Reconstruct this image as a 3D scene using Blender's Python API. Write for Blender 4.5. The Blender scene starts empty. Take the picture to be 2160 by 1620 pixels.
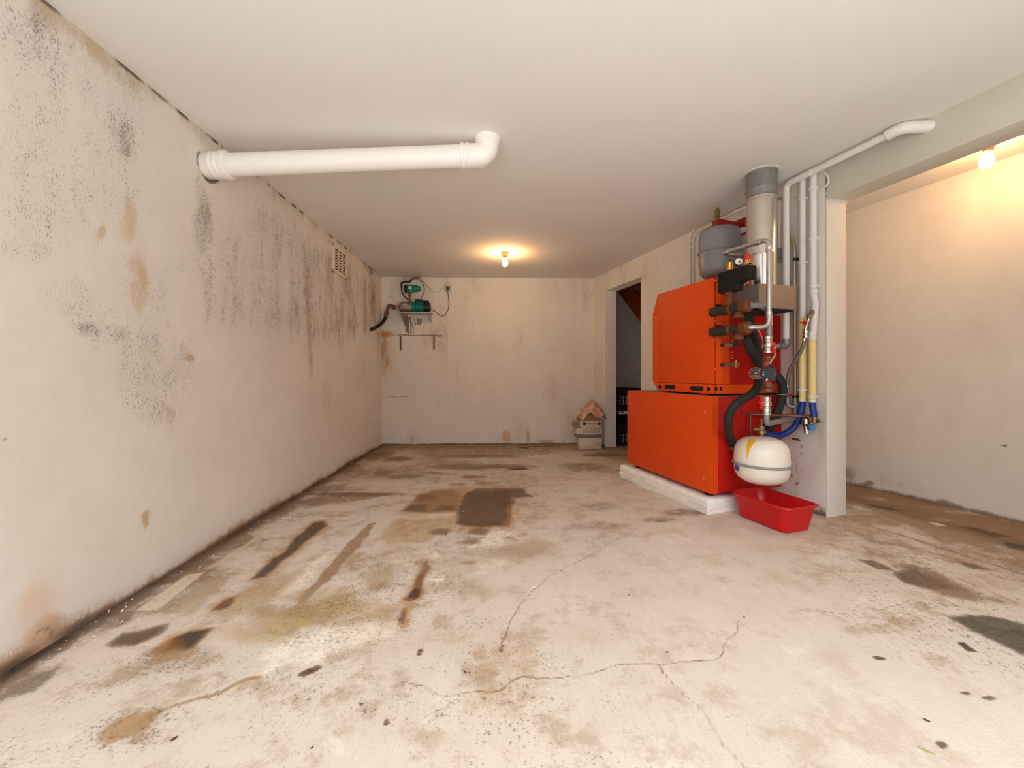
import bpy, bmesh, math, random
import numpy as np
from mathutils import Vector, Matrix

random.seed(7)
S = bpy.context.scene
C = S.collection
R = math.radians

# ------------------------------------------------------------------ camera
H = 0.932                       # eye height
F = 840.0                       # focal length in pixels of the 2160 px wide frame
HOR = 788.0                     # row of the horizon
cd = bpy.data.cameras.new('camera')
cd.sensor_width = 36.0
cd.lens = 36.0 * F / 2160.0
cd.shift_y = -(810.0 - HOR) / 2160.0
cd.clip_start = 0.02
cam = bpy.data.objects.new('camera', cd)
cam.location = (0, 0, H)
cam.rotation_euler = (R(90), 0, 0)
C.objects.link(cam)
S.camera = cam

# ------------------------------------------------------------------ light
DAY = 7.5                       # daylight strength seen through the open garage door
BULB = 235.0                    # glass of the back bulb
BULB2 = 165.0                   # glass of the side-room bulb
w = bpy.data.worlds.new('world')
S.world = w
w.use_nodes = True
wt = w.node_tree
bgn = wt.nodes['Background']
tc = wt.nodes.new('ShaderNodeTexCoord')
sp_ = wt.nodes.new('ShaderNodeSeparateXYZ')
mr = wt.nodes.new('ShaderNodeMapRange')
cr = wt.nodes.new('ShaderNodeValToRGB')
wt.links.new(tc.outputs['Generated'], sp_.inputs[0])
wt.links.new(sp_.outputs['Z'], mr.inputs[0])
mr.inputs[1].default_value = -1.0
mr.inputs[2].default_value = 1.0
wt.links.new(mr.outputs[0], cr.inputs[0])
# paved yard below, dim house fronts at the horizon, overcast sky above
el = cr.color_ramp.elements
el[0].position, el[0].color = 0.0, (0.60, 0.61, 0.60, 1)
el[1].position, el[1].color = 1.0, (0.96, 1.0, 1.04, 1)
for p_, c_ in ((0.30, (0.58, 0.59, 0.58, 1)), (0.47, (0.20, 0.20, 0.20, 1)), (0.58, (0.17, 0.175, 0.18, 1)), (0.74, (0.80, 0.84, 0.88, 1))):
    e_ = el.new(p_)
    e_.color = c_
wt.links.new(cr.outputs['Color'], bgn.inputs[0])
bgn.inputs[1].default_value = DAY
# sampling portal in the open garage door (gives no light of its own)
pl = bpy.data.lights.new('door_portal', 'AREA')
pl.shape = 'RECTANGLE'
pl.size = 3.74
pl.size_y = 2.1
pl.cycles.is_portal = True
po = bpy.data.objects.new('door_portal', pl)
po.location = (0.38, 0.30, 1.05)
po.rotation_euler = (R(90), 0, R(0))
C.objects.link(po)

S.view_settings.view_transform = 'Standard'
S.view_settings.look = 'None'
S.view_settings.gamma = 1.0
S.view_settings.use_curve_mapping = False
S.view_settings.exposure = -0.06
S.cycles.use_denoising = True
S.cycles.max_bounces = 12
S.cycles.diffuse_bounces = 7
S.cycles.sample_clamp_indirect = 8.0
S.cycles.caustics_reflective = False
S.cycles.caustics_refractive = False

# ------------------------------------------------------------------ frames of the place
CEIL = 2.2
D = Vector((0.28, -0.96, 0)).normalized()       # along the right wall, towards the door
N = Vector((D.y, -D.x, 0))                      # out of the right wall into the garage
J = Vector((1.929, 2.447, 0))                   # corner of the right wall where the wide opening starts
LW = Vector((-0.0321, 1, 0)).normalized()       # along the left wall, away from the door
LC = Vector((-1.711, 5.226, 0))                 # back left corner
LN = Vector((LW.y, -LW.x, 0))                   # out of the left wall
BX = Vector((1, 0.0321, 0)).normalized()        # along the back wall
BN = Vector((BX.y, -BX.x, 0))                   # out of the back wall (towards the door)
Z = Vector((0, 0, 1))


def W(u, v, z):
    return J + D * u + N * v + Z * z


def ray(px, py):
    return Vector(((px - 1080) / F, 1.0, (HOR - py) / F))


def hit(px, py, p, n):
    d = ray(px, py)
    o = Vector((0, 0, H))
    return o + d * ((p - o).dot(n) / d.dot(n))


def at_u(px, py, u):
    return hit(px, py, J + D * u, D)


def at_v(px, py, v):
    return hit(px, py, J + N * v, N)


def at_z(px, py, z):
    return hit(px, py, Vector((0, 0, z)), Z)


def at_back(px, py, off):
    return hit(px, py, LC + BN * off, BN)


def at_left(px, py, off):
    return hit(px, py, LC + LN * off, LN)


def uvz(p):
    q = p - J
    return q.dot(D), q.dot(N), p.z


def sst(t):
    t = min(1.0, max(0.0, t))
    return t * t * (3 - 2 * t)


def zf(x, y):
    """height of the slightly rising concrete floor"""
    return 0.05 * sst((x - 0.1) / 1.8) * sst((5.0 - y) / 2.6)


def floor_at(px, py, lift=0.0):
    z = 0.0
    for _ in range(12):
        p = at_z(px, py, z)
        z = zf(p.x, p.y)
    return Vector((p.x, p.y, z + lift))


# ------------------------------------------------------------------ object helpers
def tag(o, label=None, cat=None, group=None, kind=None):
    if label:
        o['label'] = label
    if cat:
        o['category'] = cat
    if group:
        o['group'] = group
    if kind:
        o['kind'] = kind
    return o


def thing(name, label, cat, loc=(0, 0, 0), group=None):
    o = bpy.data.objects.new(name, None)
    o.empty_display_size = 0.05
    C.objects.link(o)
    o.location = loc
    return tag(o, label, cat, group)


def origin(o):
    v = Vector((0, 0, 0))
    while o is not None:
        v = v + Vector(o.location)
        o = o.parent
    return v


class MB:
    """collects shapes of ONE mesh object, in world coordinates"""

    def __init__(s):
        s.bm = bmesh.new()

    def frame_box(s, c, ax, half, bevel=0.0, seg=2):
        """box with centre c, three unit axes and half sizes"""
        bm2 = bmesh.new()
        bmesh.ops.create_cube(bm2, size=2.0)
        m = Matrix(((ax[0].x * half[0], ax[1].x * half[1], ax[2].x * half[2], c.x),
                    (ax[0].y * half[0], ax[1].y * half[1], ax[2].y * half[2], c.y),
                    (ax[0].z * half[0], ax[1].z * half[1], ax[2].z * half[2], c.z),
                    (0, 0, 0, 1)))
        bmesh.ops.transform(bm2, matrix=m, verts=bm2.verts)
        if bevel > 0:
            bmesh.ops.bevel(bm2, geom=bm2.edges[:], offset=bevel, segments=seg, profile=0.5, affect='EDGES')
        bmesh.ops.recalc_face_normals(bm2, faces=bm2.faces)
        s.add(bm2)
        return s

    def add(s, bm2):
        me = bpy.data.meshes.new('tmp')
        bm2.to_mesh(me)
        bm2.free()
        s.bm.from_mesh(me)
        bpy.data.meshes.remove(me)

    def uvz(s, u0, u1, v0, v1, z0, z1, bevel=0.0):
        c = W((u0 + u1) / 2, (v0 + v1) / 2, (z0 + z1) / 2)
        return s.frame_box(c, (D, -N, Z), (abs(u1 - u0) / 2, abs(v1 - v0) / 2, abs(z1 - z0) / 2), bevel)

    def box(s, c, sx, sy, sz, bevel=0.0, rz=0.0):
        ax = (Vector((math.cos(rz), math.sin(rz), 0)), Vector((-math.sin(rz), math.cos(rz), 0)), Z)
        return s.frame_box(Vector(c), ax, (sx / 2, sy / 2, sz / 2), bevel)

    def prism(s, pts, vec, bevel=0.0):
        bm2 = bmesh.new()
        a = [bm2.verts.new(p) for p in pts]
        b = [bm2.verts.new(Vector(p) + vec) for p in pts]
        n = len(a)
        bm2.faces.new(a)
        bm2.faces.new(b[::-1])
        for i in range(n):
            bm2.faces.new((a[i], b[i], b[(i + 1) % n], a[(i + 1) % n]))
        bmesh.ops.recalc_face_normals(bm2, faces=bm2.faces)
        if bevel > 0:
            bmesh.ops.bevel(bm2, geom=bm2.edges[:], offset=bevel, segments=2, profile=0.5, affect='EDGES')
        s.add(bm2)
        return s

    def tube(s, pts, r, seg=12, fil=0.0, caps=True, smooth_path=False):
        P = [Vector(p) for p in pts]
        rr = r if isinstance(r, (list, tuple)) else None
        if smooth_path and len(P) > 2:
            P = catmull(P, 6)
            rr = None
            r = r if not isinstance(r, (list, tuple)) else r[0]
        elif fil > 0 and len(P) > 2:
            P = fillet(P, fil)
        rad = rr if rr and len(rr) == len(P) else [r if not rr else rr[0]] * len(P)
        t0 = (P[1] - P[0]).normalized()
        ref = Z if abs(t0.z) < 0.9 else Vector((1, 0, 0))
        nrm = t0.cross(ref).normalized()
        rings = []
        for i, p in enumerate(P):
            if i == 0:
                t = t0
            elif i == len(P) - 1:
                t = (P[i] - P[i - 1]).normalized()
            else:
                t = ((P[i + 1] - P[i]).normalized() + (P[i] - P[i - 1]).normalized())
                t = t.normalized() if t.length > 1e-6 else (P[i + 1] - P[i]).normalized()
            nrm = (nrm - t * nrm.dot(t))
            nrm = nrm.normalized() if nrm.length > 1e-6 else t.cross(ref).normalized()
            bn = t.cross(nrm)
            rings.append([s.bm.verts.new(p + (nrm * math.cos(a) + bn * math.sin(a)) * rad[i])
                          for a in [2 * math.pi * k / seg for k in range(seg)]])
        for i in range(len(rings) - 1):
            A, B = rings[i], rings[i + 1]
            for k in range(seg):
                s.bm.faces.new((A[k], A[(k + 1) % seg], B[(k + 1) % seg], B[k]))
        if caps:
            s.bm.faces.new(rings[0][::-1])
            s.bm.faces.new(rings[-1])
        return s

    def lathe(s, o, axis, prof, seg=24):
        """prof: list of (radius, distance along axis)"""
        axis = Vector(axis).normalized()
        ref = Z if abs(axis.z) < 0.9 else Vector((1, 0, 0))
        e1 = axis.cross(ref).normalized()
        e2 = axis.cross(e1)
        o = Vector(o)
        rings = []
        for r, h in prof:
            c = o + axis * h
            if r < 1e-6:
                rings.append([s.bm.verts.new(c)])
            else:
                rings.append([s.bm.verts.new(c + (e1 * math.cos(a) + e2 * math.sin(a)) * r)
                              for a in [2 * math.pi * k / seg for k in range(seg)]])
        for A, B in zip(rings, rings[1:]):
            if len(A) == 1 and len(B) == 1:
                continue
            for k in range(seg):
                k2 = (k + 1) % seg
                if len(A) == 1:
                    s.bm.faces.new((A[0], B[k2], B[k]))
                elif len(B) == 1:
                    s.bm.faces.new((A[k], A[k2], B[0]))
                else:
                    s.bm.faces.new((A[k], A[k2], B[k2], B[k]))
        for ring in (rings[0], rings[-1]):
            if len(ring) > 1:
                try:
                    s.bm.faces.new(ring)
                except ValueError:
                    pass
        return s

    def torus(s, o, axis, R0, r0, seg=32, seg2=10):
        prof = [(R0 + r0 * math.cos(a), r0 * math.sin(a)) for a in [2 * math.pi * k / seg2 for k in range(seg2 + 1)]]
        axis = Vector(axis).normalized()
        ref = Z if abs(axis.z) < 0.9 else Vector((1, 0, 0))
        e1 = axis.cross(ref).normalized()
        e2 = axis.cross(e1)
        o = Vector(o)
        rings = []
        for r, h in prof[:-1]:
            rings.append([s.bm.verts.new(o + axis * h + (e1 * math.cos(a) + e2 * math.sin(a)) * r)
                          for a in [2 * math.pi * k / seg for k in range(seg)]])
        for i in range(seg2):
            A, B = rings[i], rings[(i + 1) % seg2]
            for k in range(seg):
                s.bm.faces.new((A[k], A[(k + 1) % seg], B[(k + 1) % seg], B[k]))
        return s

    def poly(s, pts):
        s.bm.faces.new([s.bm.verts.new(p) for p in pts])
        return s

    def build(s, name, mat, parent=None, angle=38):
        bm = s.bm
        bmesh.ops.recalc_face_normals(bm, faces=bm.faces)
        if parent is None:
            xs = [v.co for v in bm.verts]
            lo = Vector((min(c.x for c in xs), min(c.y for c in xs), min(c.z for c in xs)))
            hi = Vector((max(c.x for c in xs), max(c.y for c in xs), max(c.z for c in xs)))
            org = Vector(((lo.x + hi.x) / 2, (lo.y + hi.y) / 2, lo.z))
        else:
            org = origin(parent)
        bmesh.ops.translate(bm, verts=bm.verts, vec=-org)
        for f in bm.faces:
            f.smooth = True
        me = bpy.data.meshes.new(name)
        bm.to_mesh(me)
        bm.free()
        me.set_sharp_from_angle(angle=R(angle))
        me.materials.append(mat)
        o = bpy.data.objects.new(name, me)
        if parent is None:
            o.location = org
        else:
            o.parent = parent
        C.objects.link(o)
        return o


def fillet(P, rad, n=6):
    out = [P[0]]
    for i in range(1, len(P) - 1):
        a, b, c = P[i - 1], P[i], P[i + 1]
        d1, d2 = (a - b), (c - b)
        l = min(rad, d1.length * 0.49, d2.length * 0.49)
        p1, p2 = b + d1.normalized() * l, b + d2.normalized() * l
        for k in range(n + 1):
            t = k / n
            out.append(p1 * (1 - t) ** 2 + b * 2 * t * (1 - t) + p2 * t * t)
    out.append(P[-1])
    return out


def catmull(P, n=6):
    Q = [P[0] * 2 - P[1]] + P + [P[-1] * 2 - P[-2]]
    out = []
    for i in range(1, len(Q) - 2):
        a, b, c, d = Q[i - 1], Q[i], Q[i + 1], Q[i + 2]
        for k in range(n):
            t = k / n
            out.append(0.5 * (b * 2 + (c - a) * t + (a * 2 - b * 5 + c * 4 - d) * t * t + (b * 3 - a - c * 3 + d) * t ** 3))
    out.append(P[-1])
    return out


def text_obj(name, body, size, pos, right, up, mat, parent, depth=0.0004):
    cu = bpy.data.curves.new(name, 'FONT')
    cu.body = body
    cu.size = size
    cu.align_x = 'CENTER'
    cu.align_y = 'CENTER'
    cu.extrude = depth
    o = bpy.data.objects.new(name, cu)
    C.objects.link(o)
    dg = bpy.context.evaluated_depsgraph_get()
    me = bpy.data.meshes.new_from_object(o.evaluated_get(dg))
    bpy.data.objects.remove(o)
    bpy.data.curves.remove(cu)
    right, up = Vector(right).normalized(), Vector(up).normalized()
    nn = right.cross(up)
    org = origin(parent)
    m = Matrix(((right.x, up.x, nn.x, pos.x - org.x), (right.y, up.y, nn.y, pos.y - org.y),
                (right.z, up.z, nn.z, pos.z - org.z), (0, 0, 0, 1)))
    me.transform(m)
    me.materials.clear()
    me.materials.append(mat)
    t = bpy.data.objects.new(name, me)
    t.parent = parent
    C.objects.link(t)
    return t


# ------------------------------------------------------------------ materials
def srgb(r, g, b):
    f = lambda c: ((c / 255) / 12.92) if c <= 10 else (((c / 255) + 0.055) / 1.055) ** 2.4
    return (f(r), f(g), f(b), 1.0)


def nodes_of(name):
    m = bpy.data.materials.new(name)
    m.use_nodes = True
    nt = m.node_tree
    b = nt.nodes['Principled BSDF']
    return m, nt, b


def nn(nt, kind, **kw):
    n = nt.nodes.new(kind)
    for k, v in kw.items():
        setattr(n, k, v)
    return n


def noise(nt, scale, detail=4, rough=0.55, vec=None, dist=0.0):
    n = nn(nt, 'ShaderNodeTexNoise')
    n.inputs['Scale'].default_value = scale
    n.inputs['Detail'].default_value = detail
    n.inputs['Roughness'].default_value = rough
    n.inputs['Distortion'].default_value = dist
    if vec:
        nt.links.new(vec, n.inputs['Vector'])
    return n.outputs['Fac']


def ramp(nt, fac, stops):
    r = nn(nt, 'ShaderNodeValToRGB')
    e = r.color_ramp.elements
    while len(e) > len(stops):
        e.remove(e[-1])
    while len(e) < len(stops):
        e.new(0.5)
    for el, (p, c) in zip(e, stops):
        el.position = p
        el.color = c
    nt.links.new(fac, r.inputs['Fac'])
    return r.outputs['Color']


def mix(nt, fac, a, b, blend='MIX'):
    m = nn(nt, 'ShaderNodeMix', data_type='RGBA', blend_type=blend)
    for key, val in ((0, fac), (6, a), (7, b)):
        if hasattr(val, 'node'):
            nt.links.new(val, m.inputs[key])
        else:
            m.inputs[key].default_value = val
    return m.outputs[2]


def math_n(nt, op, a, b=0.0, clamp=False):
    m = nn(nt, 'ShaderNodeMath', operation=op)
    m.use_clamp = clamp
    for i, val in enumerate((a, b)):
        if hasattr(val, 'node'):
            nt.links.new(val, m.inputs[i])
        else:
            m.inputs[i].default_value = val
    return m.outputs[0]


def smooth_n(nt, x, lo, hi):
    m = nn(nt, 'ShaderNodeMapRange', interpolation_type='SMOOTHSTEP')
    nt.links.new(x, m.inputs[0])
    m.inputs[1].default_value = lo
    m.inputs[2].default_value = hi
    return m.outputs[0]


def pos_n(nt, scale=(1, 1, 1)):
    g = nn(nt, 'ShaderNodeNewGeometry')
    mp = nn(nt, 'ShaderNodeMapping')
    mp.inputs['Scale'].default_value = scale
    nt.links.new(g.outputs['Position'], mp.inputs['Vector'])
    return mp.outputs['Vector']


def bump(nt, b, h, strength, dist=0.002):
    n = nn(nt, 'ShaderNodeBump')
    n.inputs['Strength'].default_value = strength
    n.inputs['Distance'].default_value = dist
    nt.links.new(h, n.inputs['Height'])
    nt.links.new(n.outputs['Normal'], b.inputs['Normal'])


def paint(name, col, rough=0.45, metal=0.0, var=0.06, scale=9.0, bmp=0.0, bscale=200.0, dirt=None, dirt_lo=0.55, dirt_hi=0.75, spec=0.5):
    """plain coloured surface with faint mottling, optional dirt colour and bump"""
    m, nt, b = nodes_of(name)
    p = pos_n(nt)
    n1 = noise(nt, scale, 5, 0.6, p)
    c = col if len(col) == 4 else srgb(*col)
    lo = tuple(x * (1 - var) for x in c[:3]) + (1,)
    hi = tuple(min(1, x * (1 + var)) for x in c[:3]) + (1,)
    colr = ramp(nt, n1, [(0.3, lo), (0.7, hi)])
    if dirt:
        n2 = noise(nt, scale * 3.1, 6, 0.7, p)
        colr = mix(nt, smooth_n(nt, n2, dirt_lo, dirt_hi), colr, srgb(*dirt))
    nt.links.new(colr, b.inputs['Base Color'])
    b.inputs['Roughness'].default_value = rough
    b.inputs['Metallic'].default_value = metal
    b.inputs['Specular IOR Level'].default_value = spec
    if bmp > 0:
        bump(nt, b, noise(nt, bscale, 3, 0.6, p), bmp)
    return m


def surface_mat(name, base, fine=0.05, rough=0.85, bumpk=0.25, streak=(1, 1, 1), speck=None, grain=(120, 90), worn=False):
    """plaster / concrete with stain colours and mould density stored on its vertices"""
    m, nt, b = nodes_of(name)
    p = pos_n(nt)
    ps = pos_n(nt, streak)
    big = noise(nt, 1.7, 5, 0.6, p)
    mid = noise(nt, 16, 8, 0.72, ps)
    fin = noise(nt, grain[0], 4, 0.7, p)
    c = srgb(*base)
    col = ramp(nt, big, [(0.3, tuple(x * (1 - fine) for x in c[:3]) + (1,)), (0.7, tuple(min(1, x * (1 + fine)) for x in c[:3]) + (1,))])
    k = ramp(nt, mid, [(0.25, (0.90, 0.88, 0.86, 1)), (0.6, (1, 1, 1, 1))])
    col = mix(nt, 0.55, col, k, 'MULTIPLY')
    if worn:
        mo0 = nn(nt, 'ShaderNodeAttribute', attribute_name='mould')
        mk0 = math_n(nt, 'ADD', math_n(nt, 'MULTIPLY', mo0.outputs['Fac'], 1.1), 0.12, clamp=True)
        br = noise(nt, 1.0, 3, 0.6, pos_n(nt, (110, 5, 1)))
        col = mix(nt, 0.5, col, ramp(nt, br, [(0.3, (0.90, 0.885, 0.87, 1)), (0.62, (1, 1, 1, 1))]), 'MULTIPLY')
        m1 = noise(nt, 5.5, 10, 0.74, p)
        f1 = math_n(nt, 'MULTIPLY', math_n(nt, 'MULTIPLY', smooth_n(nt, m1, 0.49, 0.62), 0.9), mk0)
        col = mix(nt, f1, col, srgb(158, 128, 94))
        m2 = noise(nt, 3.6, 9, 0.72, pos_n(nt, (1.0, 1.0, 3.0)), 0.3)
        f2 = math_n(nt, 'MULTIPLY', smooth_n(nt, m2, 0.56, 0.66), 0.6)
        col = mix(nt, f2, col, srgb(226, 218, 206))
        s1 = noise(nt, 210, 2, 0.5, p)
        col = mix(nt, math_n(nt, 'MULTIPLY', smooth_n(nt, s1, 0.70, 0.78), 0.7), col, srgb(96, 76, 60))
        s2 = noise(nt, 62, 3, 0.6, p)
        col = mix(nt, math_n(nt, 'MULTIPLY', math_n(nt, 'MULTIPLY', smooth_n(nt, s2, 0.66, 0.72), 0.75), mk0), col, srgb(92, 70, 54))
    at = nn(nt, 'ShaderNodeAttribute', attribute_name='stain')
    # break the stain up with two octaves of noise
    a0 = at.outputs['Alpha']
    brk = math_n(nt, 'ADD', math_n(nt, 'MULTIPLY', math_n(nt, 'SUBTRACT', mid, 0.5), 1.5),
                 math_n(nt, 'MULTIPLY', math_n(nt, 'SUBTRACT', fin, 0.5), 0.9))
    edge = math_n(nt, 'MULTIPLY', math_n(nt, 'MULTIPLY', a0, math_n(nt, 'SUBTRACT', 1.15, a0)), 3.2)
    a1 = math_n(nt, 'ADD', a0, math_n(nt, 'MULTIPLY', brk, edge), clamp=True)
    a2 = smooth_n(nt, a1, 0.16, 0.62)
    a1 = math_n(nt, 'ADD', math_n(nt, 'MULTIPLY', a1, 0.45), math_n(nt, 'MULTIPLY', a2, 0.55 * 0.95), clamp=True)
    stc = mix(nt, 0.9, at.outputs['Color'], ramp(nt, math_n(nt, 'ADD', math_n(nt, 'MULTIPLY', mid, 0.5), math_n(nt, 'MULTIPLY', fin, 0.5)), [(0.34, (0.62, 0.60, 0.58, 1)), (0.66, (1.35, 1.32, 1.28, 1))]), 'MULTIPLY')
    col = mix(nt, a1, col, stc)
    # mould / dirt specks, density on the vertices
    mo = nn(nt, 'ShaderNodeAttribute', attribute_name='mould')
    sp = noise(nt, grain[1], 3, 0.8, ps)
    sp2 = noise(nt, grain[1] * 0.12, 3, 0.6, ps)
    dens = math_n(nt, 'ADD', sp, math_n(nt, 'MULTIPLY', math_n(nt, 'SUBTRACT', sp2, 0.5), 0.30))
    dens = math_n(nt, 'ADD', dens, math_n(nt, 'MULTIPLY', mo.outputs['Fac'], 0.22))
    mk = smooth_n(nt, dens, 0.66, 0.80)
    mk = math_n(nt, 'MULTIPLY', mk, math_n(nt, 'MULTIPLY', mo.outputs['Fac'], 2.0, clamp=True), clamp=True)
    mk = math_n(nt, 'MULTIPLY', mk, 0.60)
    col = mix(nt, mk, col, srgb(*(speck or (70, 60, 54))))
    nt.links.new(col, b.inputs['Base Color'])
    b.inputs['Roughness'].default_value = rough
    b.inputs['Specular IOR Level'].default_value = 0.25
    h = math_n(nt, 'ADD', fin, math_n(nt, 'MULTIPLY', mid, 0.8))
    bump(nt, b, h, bumpk, 0.003)
    return m


M = {}
M['ceiling'] = paint('ceiling_paint', (224, 220, 214), 0.9, var=0.02, scale=2.0, bmp=0.12, bscale=90, spec=0.2)
M['plaster'] = surface_mat('wall_plaster', (227, 221, 213), 0.04, 0.9, 0.25, streak=(1, 1, 0.45), grain=(150, 210))
M['plaster_plain'] = paint('plaster_plain', (218, 211, 202), 0.9, var=0.04, scale=3, bmp=0.25, bscale=70, spec=0.2)
M['beam_shaded'] = paint('shaded_lintel_plaster', (206, 201, 188), 0.9, var=0.05, scale=3, bmp=0.25, bscale=70, spec=0.2)  # jamb plaster again in a darker tone, the lintel's shade put into it
M['side_plaster'] = paint('side_room_plaster', (216, 204, 190), 0.9, var=0.05, scale=3, bmp=0.2, bscale=70, spec=0.2)
M['grey_wall'] = paint('closet_plaster', (246, 240, 233), 0.95, var=0.06, scale=4, bmp=0.3, bscale=60, spec=0.2)
M['concrete'] = surface_mat('floor_concrete', (214, 203, 191), 0.05, 0.8, 0.35, streak=(1, 1, 1), speck=(64, 52, 44), grain=(150, 75), worn=True)
M['pvc'] = paint('white_pvc', (238, 232, 226), 0.35, var=0.02, scale=5)
M['white_pipe'] = paint('white_painted_pipe', (224, 218, 212), 0.5, var=0.04, scale=20, dirt=(150, 140, 130), dirt_lo=0.68, dirt_hi=0.8)
M['grey_pipe'] = paint('galvanised_grey', (142, 140, 138), 0.45, 0.5, var=0.12, scale=40)
M['silver'] = paint('zinc_steel', (196, 192, 186), 0.32, 0.85, var=0.1, scale=60)
M['chrome'] = paint('nickel', (205, 200, 192), 0.2, 1.0, var=0.05, scale=50)
M['flue'] = paint('flue_steel', (222, 216, 210), 0.2, 1.0, var=0.05, scale=12)
M['flue_dull'] = paint('flue_dull_steel', (140, 136, 132), 0.6, 0.6, var=0.1, scale=15, dirt=(95, 88, 82), dirt_lo=0.55, dirt_hi=0.75)
M['hood'] = paint('hood_sheet', (150, 126, 106), 0.6, 0.25, var=0.05, scale=18, dirt=(120, 98, 82), dirt_lo=0.6, dirt_hi=0.8)
M['orange'] = paint('orange_enamel', (222, 72, 3), 0.55, var=0.04, scale=6, bmp=0.08, bscale=500, spec=0.3)
M['red_panel'] = paint('red_enamel', (190, 20, 6), 0.6, var=0.08, scale=7, bmp=0.08, bscale=500, spec=0.3)
M['dark_gap'] = paint('dark_opening', (16, 13, 12), 0.9, var=0.1)  # near-black, standing in for the shade inside openings and gaps
M['foam'] = paint('black_foam', (34, 31, 27), 0.9, var=0.3, scale=120, bmp=0.5, bscale=300, spec=0.2)
M['rubber'] = paint('black_rubber', (32, 30, 27), 0.75, var=0.2, scale=40, dirt=(96, 84, 62), dirt_lo=0.66, dirt_hi=0.8)
M['iron'] = paint('black_iron', (52, 44, 30), 0.7, 0.2, var=0.3, scale=50, dirt=(110, 72, 34), dirt_lo=0.6, dirt_hi=0.75)
M['rust'] = paint('rusty_fitting', (112, 58, 18), 0.75, 0.15, var=0.25, scale=60, dirt=(96, 54, 26), dirt_lo=0.55, dirt_hi=0.7)
M['bronze'] = paint('brown_bronze', (120, 82, 56), 0.5, 0.5, var=0.2, scale=50)
M['copper'] = paint('old_copper', (132, 84, 66), 0.45, 0.6, var=0.2, scale=60, dirt=(170, 140, 120), dirt_lo=0.62, dirt_hi=0.72)
M['brass'] = paint('brass', (214, 160, 64), 0.3, 0.9, var=0.1, scale=50)
M['brass_old'] = paint('dull_brass', (140, 116, 78), 0.4, 0.7, var=0.2, scale=50)
M['tank_grey'] = paint('grey_enamel', (140, 137, 142), 0.35, var=0.03, scale=4)
M['ring_grey'] = paint('grey_band', (140, 140, 136), 0.5, var=0.05, scale=20)
M['bracket_red'] = paint('dark_red_enamel', (150, 16, 18), 0.5, var=0.06)
M['red_plastic'] = paint('red_plastic', (214, 22, 20), 0.4, var=0.04)
M['tub_red'] = paint('tub_red_plastic', (192, 6, 14), 0.42, var=0.04, scale=5)
M['pump_red'] = paint('pump_red_enamel', (196, 66, 62), 0.5, var=0.06)
M['black'] = paint('black_plastic', (18, 17, 17), 0.5, var=0.1)
M['white'] = paint('white_print', (232, 230, 224), 0.6, var=0.02)
M['yellow'] = paint('yellow_foam_sleeve', (232, 208, 138), 0.6, var=0.04, scale=15)
M['blue'] = paint('blue_hose', (8, 52, 134), 0.45, var=0.08, scale=20)
M['blue_cap'] = paint('blue_cap', (24, 120, 176), 0.4, var=0.05)
M['sticker'] = paint('blue_sticker', (60, 80, 170), 0.5, var=0.05)
M['cable_grey'] = paint('grey_cable', (176, 166, 158), 0.5, var=0.04)
M['earth'] = paint('earth_wire', (176, 160, 30), 0.5, var=0.3, scale=14)
M['braid'] = paint('braided_hose', (120, 116, 112), 0.45, 0.4, var=0.4, scale=220)
M['slab'] = paint('rough_white_concrete', (240, 234, 226), 0.95, var=0.08, scale=30, bmp=0.9, bscale=90, dirt=(120, 108, 94), dirt_lo=0.62, dirt_hi=0.72, spec=0.15)
M['teal'] = paint('teal_enamel', (0, 122, 98), 0.4, var=0.06)
M['steel_dark'] = paint('pump_barrel_steel', (170, 152, 136), 0.35, 0.8, var=0.08)
M['shelf'] = paint('grey_shelf', (176, 166, 156), 0.6, var=0.05)
M['socket'] = paint('grey_socket', (172, 170, 166), 0.5, var=0.03)
M['vent'] = paint('vent_plastic', (222, 206, 182), 0.5, var=0.03)
M['wood'] = None
M['card'] = paint('worn_white_card', (206, 190, 174), 0.8, var=0.06, scale=25, dirt=(140, 116, 96), dirt_lo=0.6, dirt_hi=0.75)
M['card_brown'] = paint('brown_card', (150, 118, 84), 0.85, var=0.12, scale=25, dirt=(96, 70, 46), dirt_lo=0.6, dirt_hi=0.75)
M['card_grey'] = paint('grey_tile_stack', (128, 112, 96), 0.8, var=0.1, scale=40)
M['card_blue'] = paint('blue_print', (70, 130, 170), 0.7, var=0.05)
M['ink'] = paint('dark_ink', (60, 46, 40), 0.8, var=0.1)
M['ink_pale'] = paint('faded_ink', (130, 110, 96), 0.8, var=0.1)
M['ink_red'] = paint('red_ink', (150, 52, 36), 0.8, var=0.1)
M['crate'] = paint('black_crate', (26, 23, 22), 0.5, var=0.15)
M['flake'] = paint('paint_flake', (238, 230, 218), 0.8, var=0.03)
M['leaf'] = paint('dry_leaf', (86, 54, 40), 0.8, var=0.2, scale=60)
M['grass'] = paint('grass_blade', (150, 160, 70), 0.6, var=0.1)
M['screw'] = paint('screw_head', (226, 210, 196), 0.35, 0.7, var=0.05)
M['lamp_base'] = paint('lamp_holder', (176, 118, 60), 0.5, var=0.1)


def wood_mat():
    m, nt, b = nodes_of('varnished_wood')
    g = nn(nt, 'ShaderNodeNewGeometry')
    mp = nn(nt, 'ShaderNodeMapping')
    mp.inputs['Rotation'].default_value = (R(40), 0, 0)
    mp.inputs['Scale'].default_value = (30, 30, 3)
    nt.links.new(g.outputs['Position'], mp.inputs['Vector'])
    n1 = noise(nt, 1.6, 5, 0.6, mp.outputs['Vector'], 0.6)
    nt.links.new(ramp(nt, n1, [(0.3, srgb(120, 46, 14)), (0.55, srgb(168, 76, 24)), (0.75, srgb(196, 108, 40))]), b.inputs['Base Color'])
    b.inputs['Roughness'].default_value = 0.4
    return m


M['wood'] = wood_mat()


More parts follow.
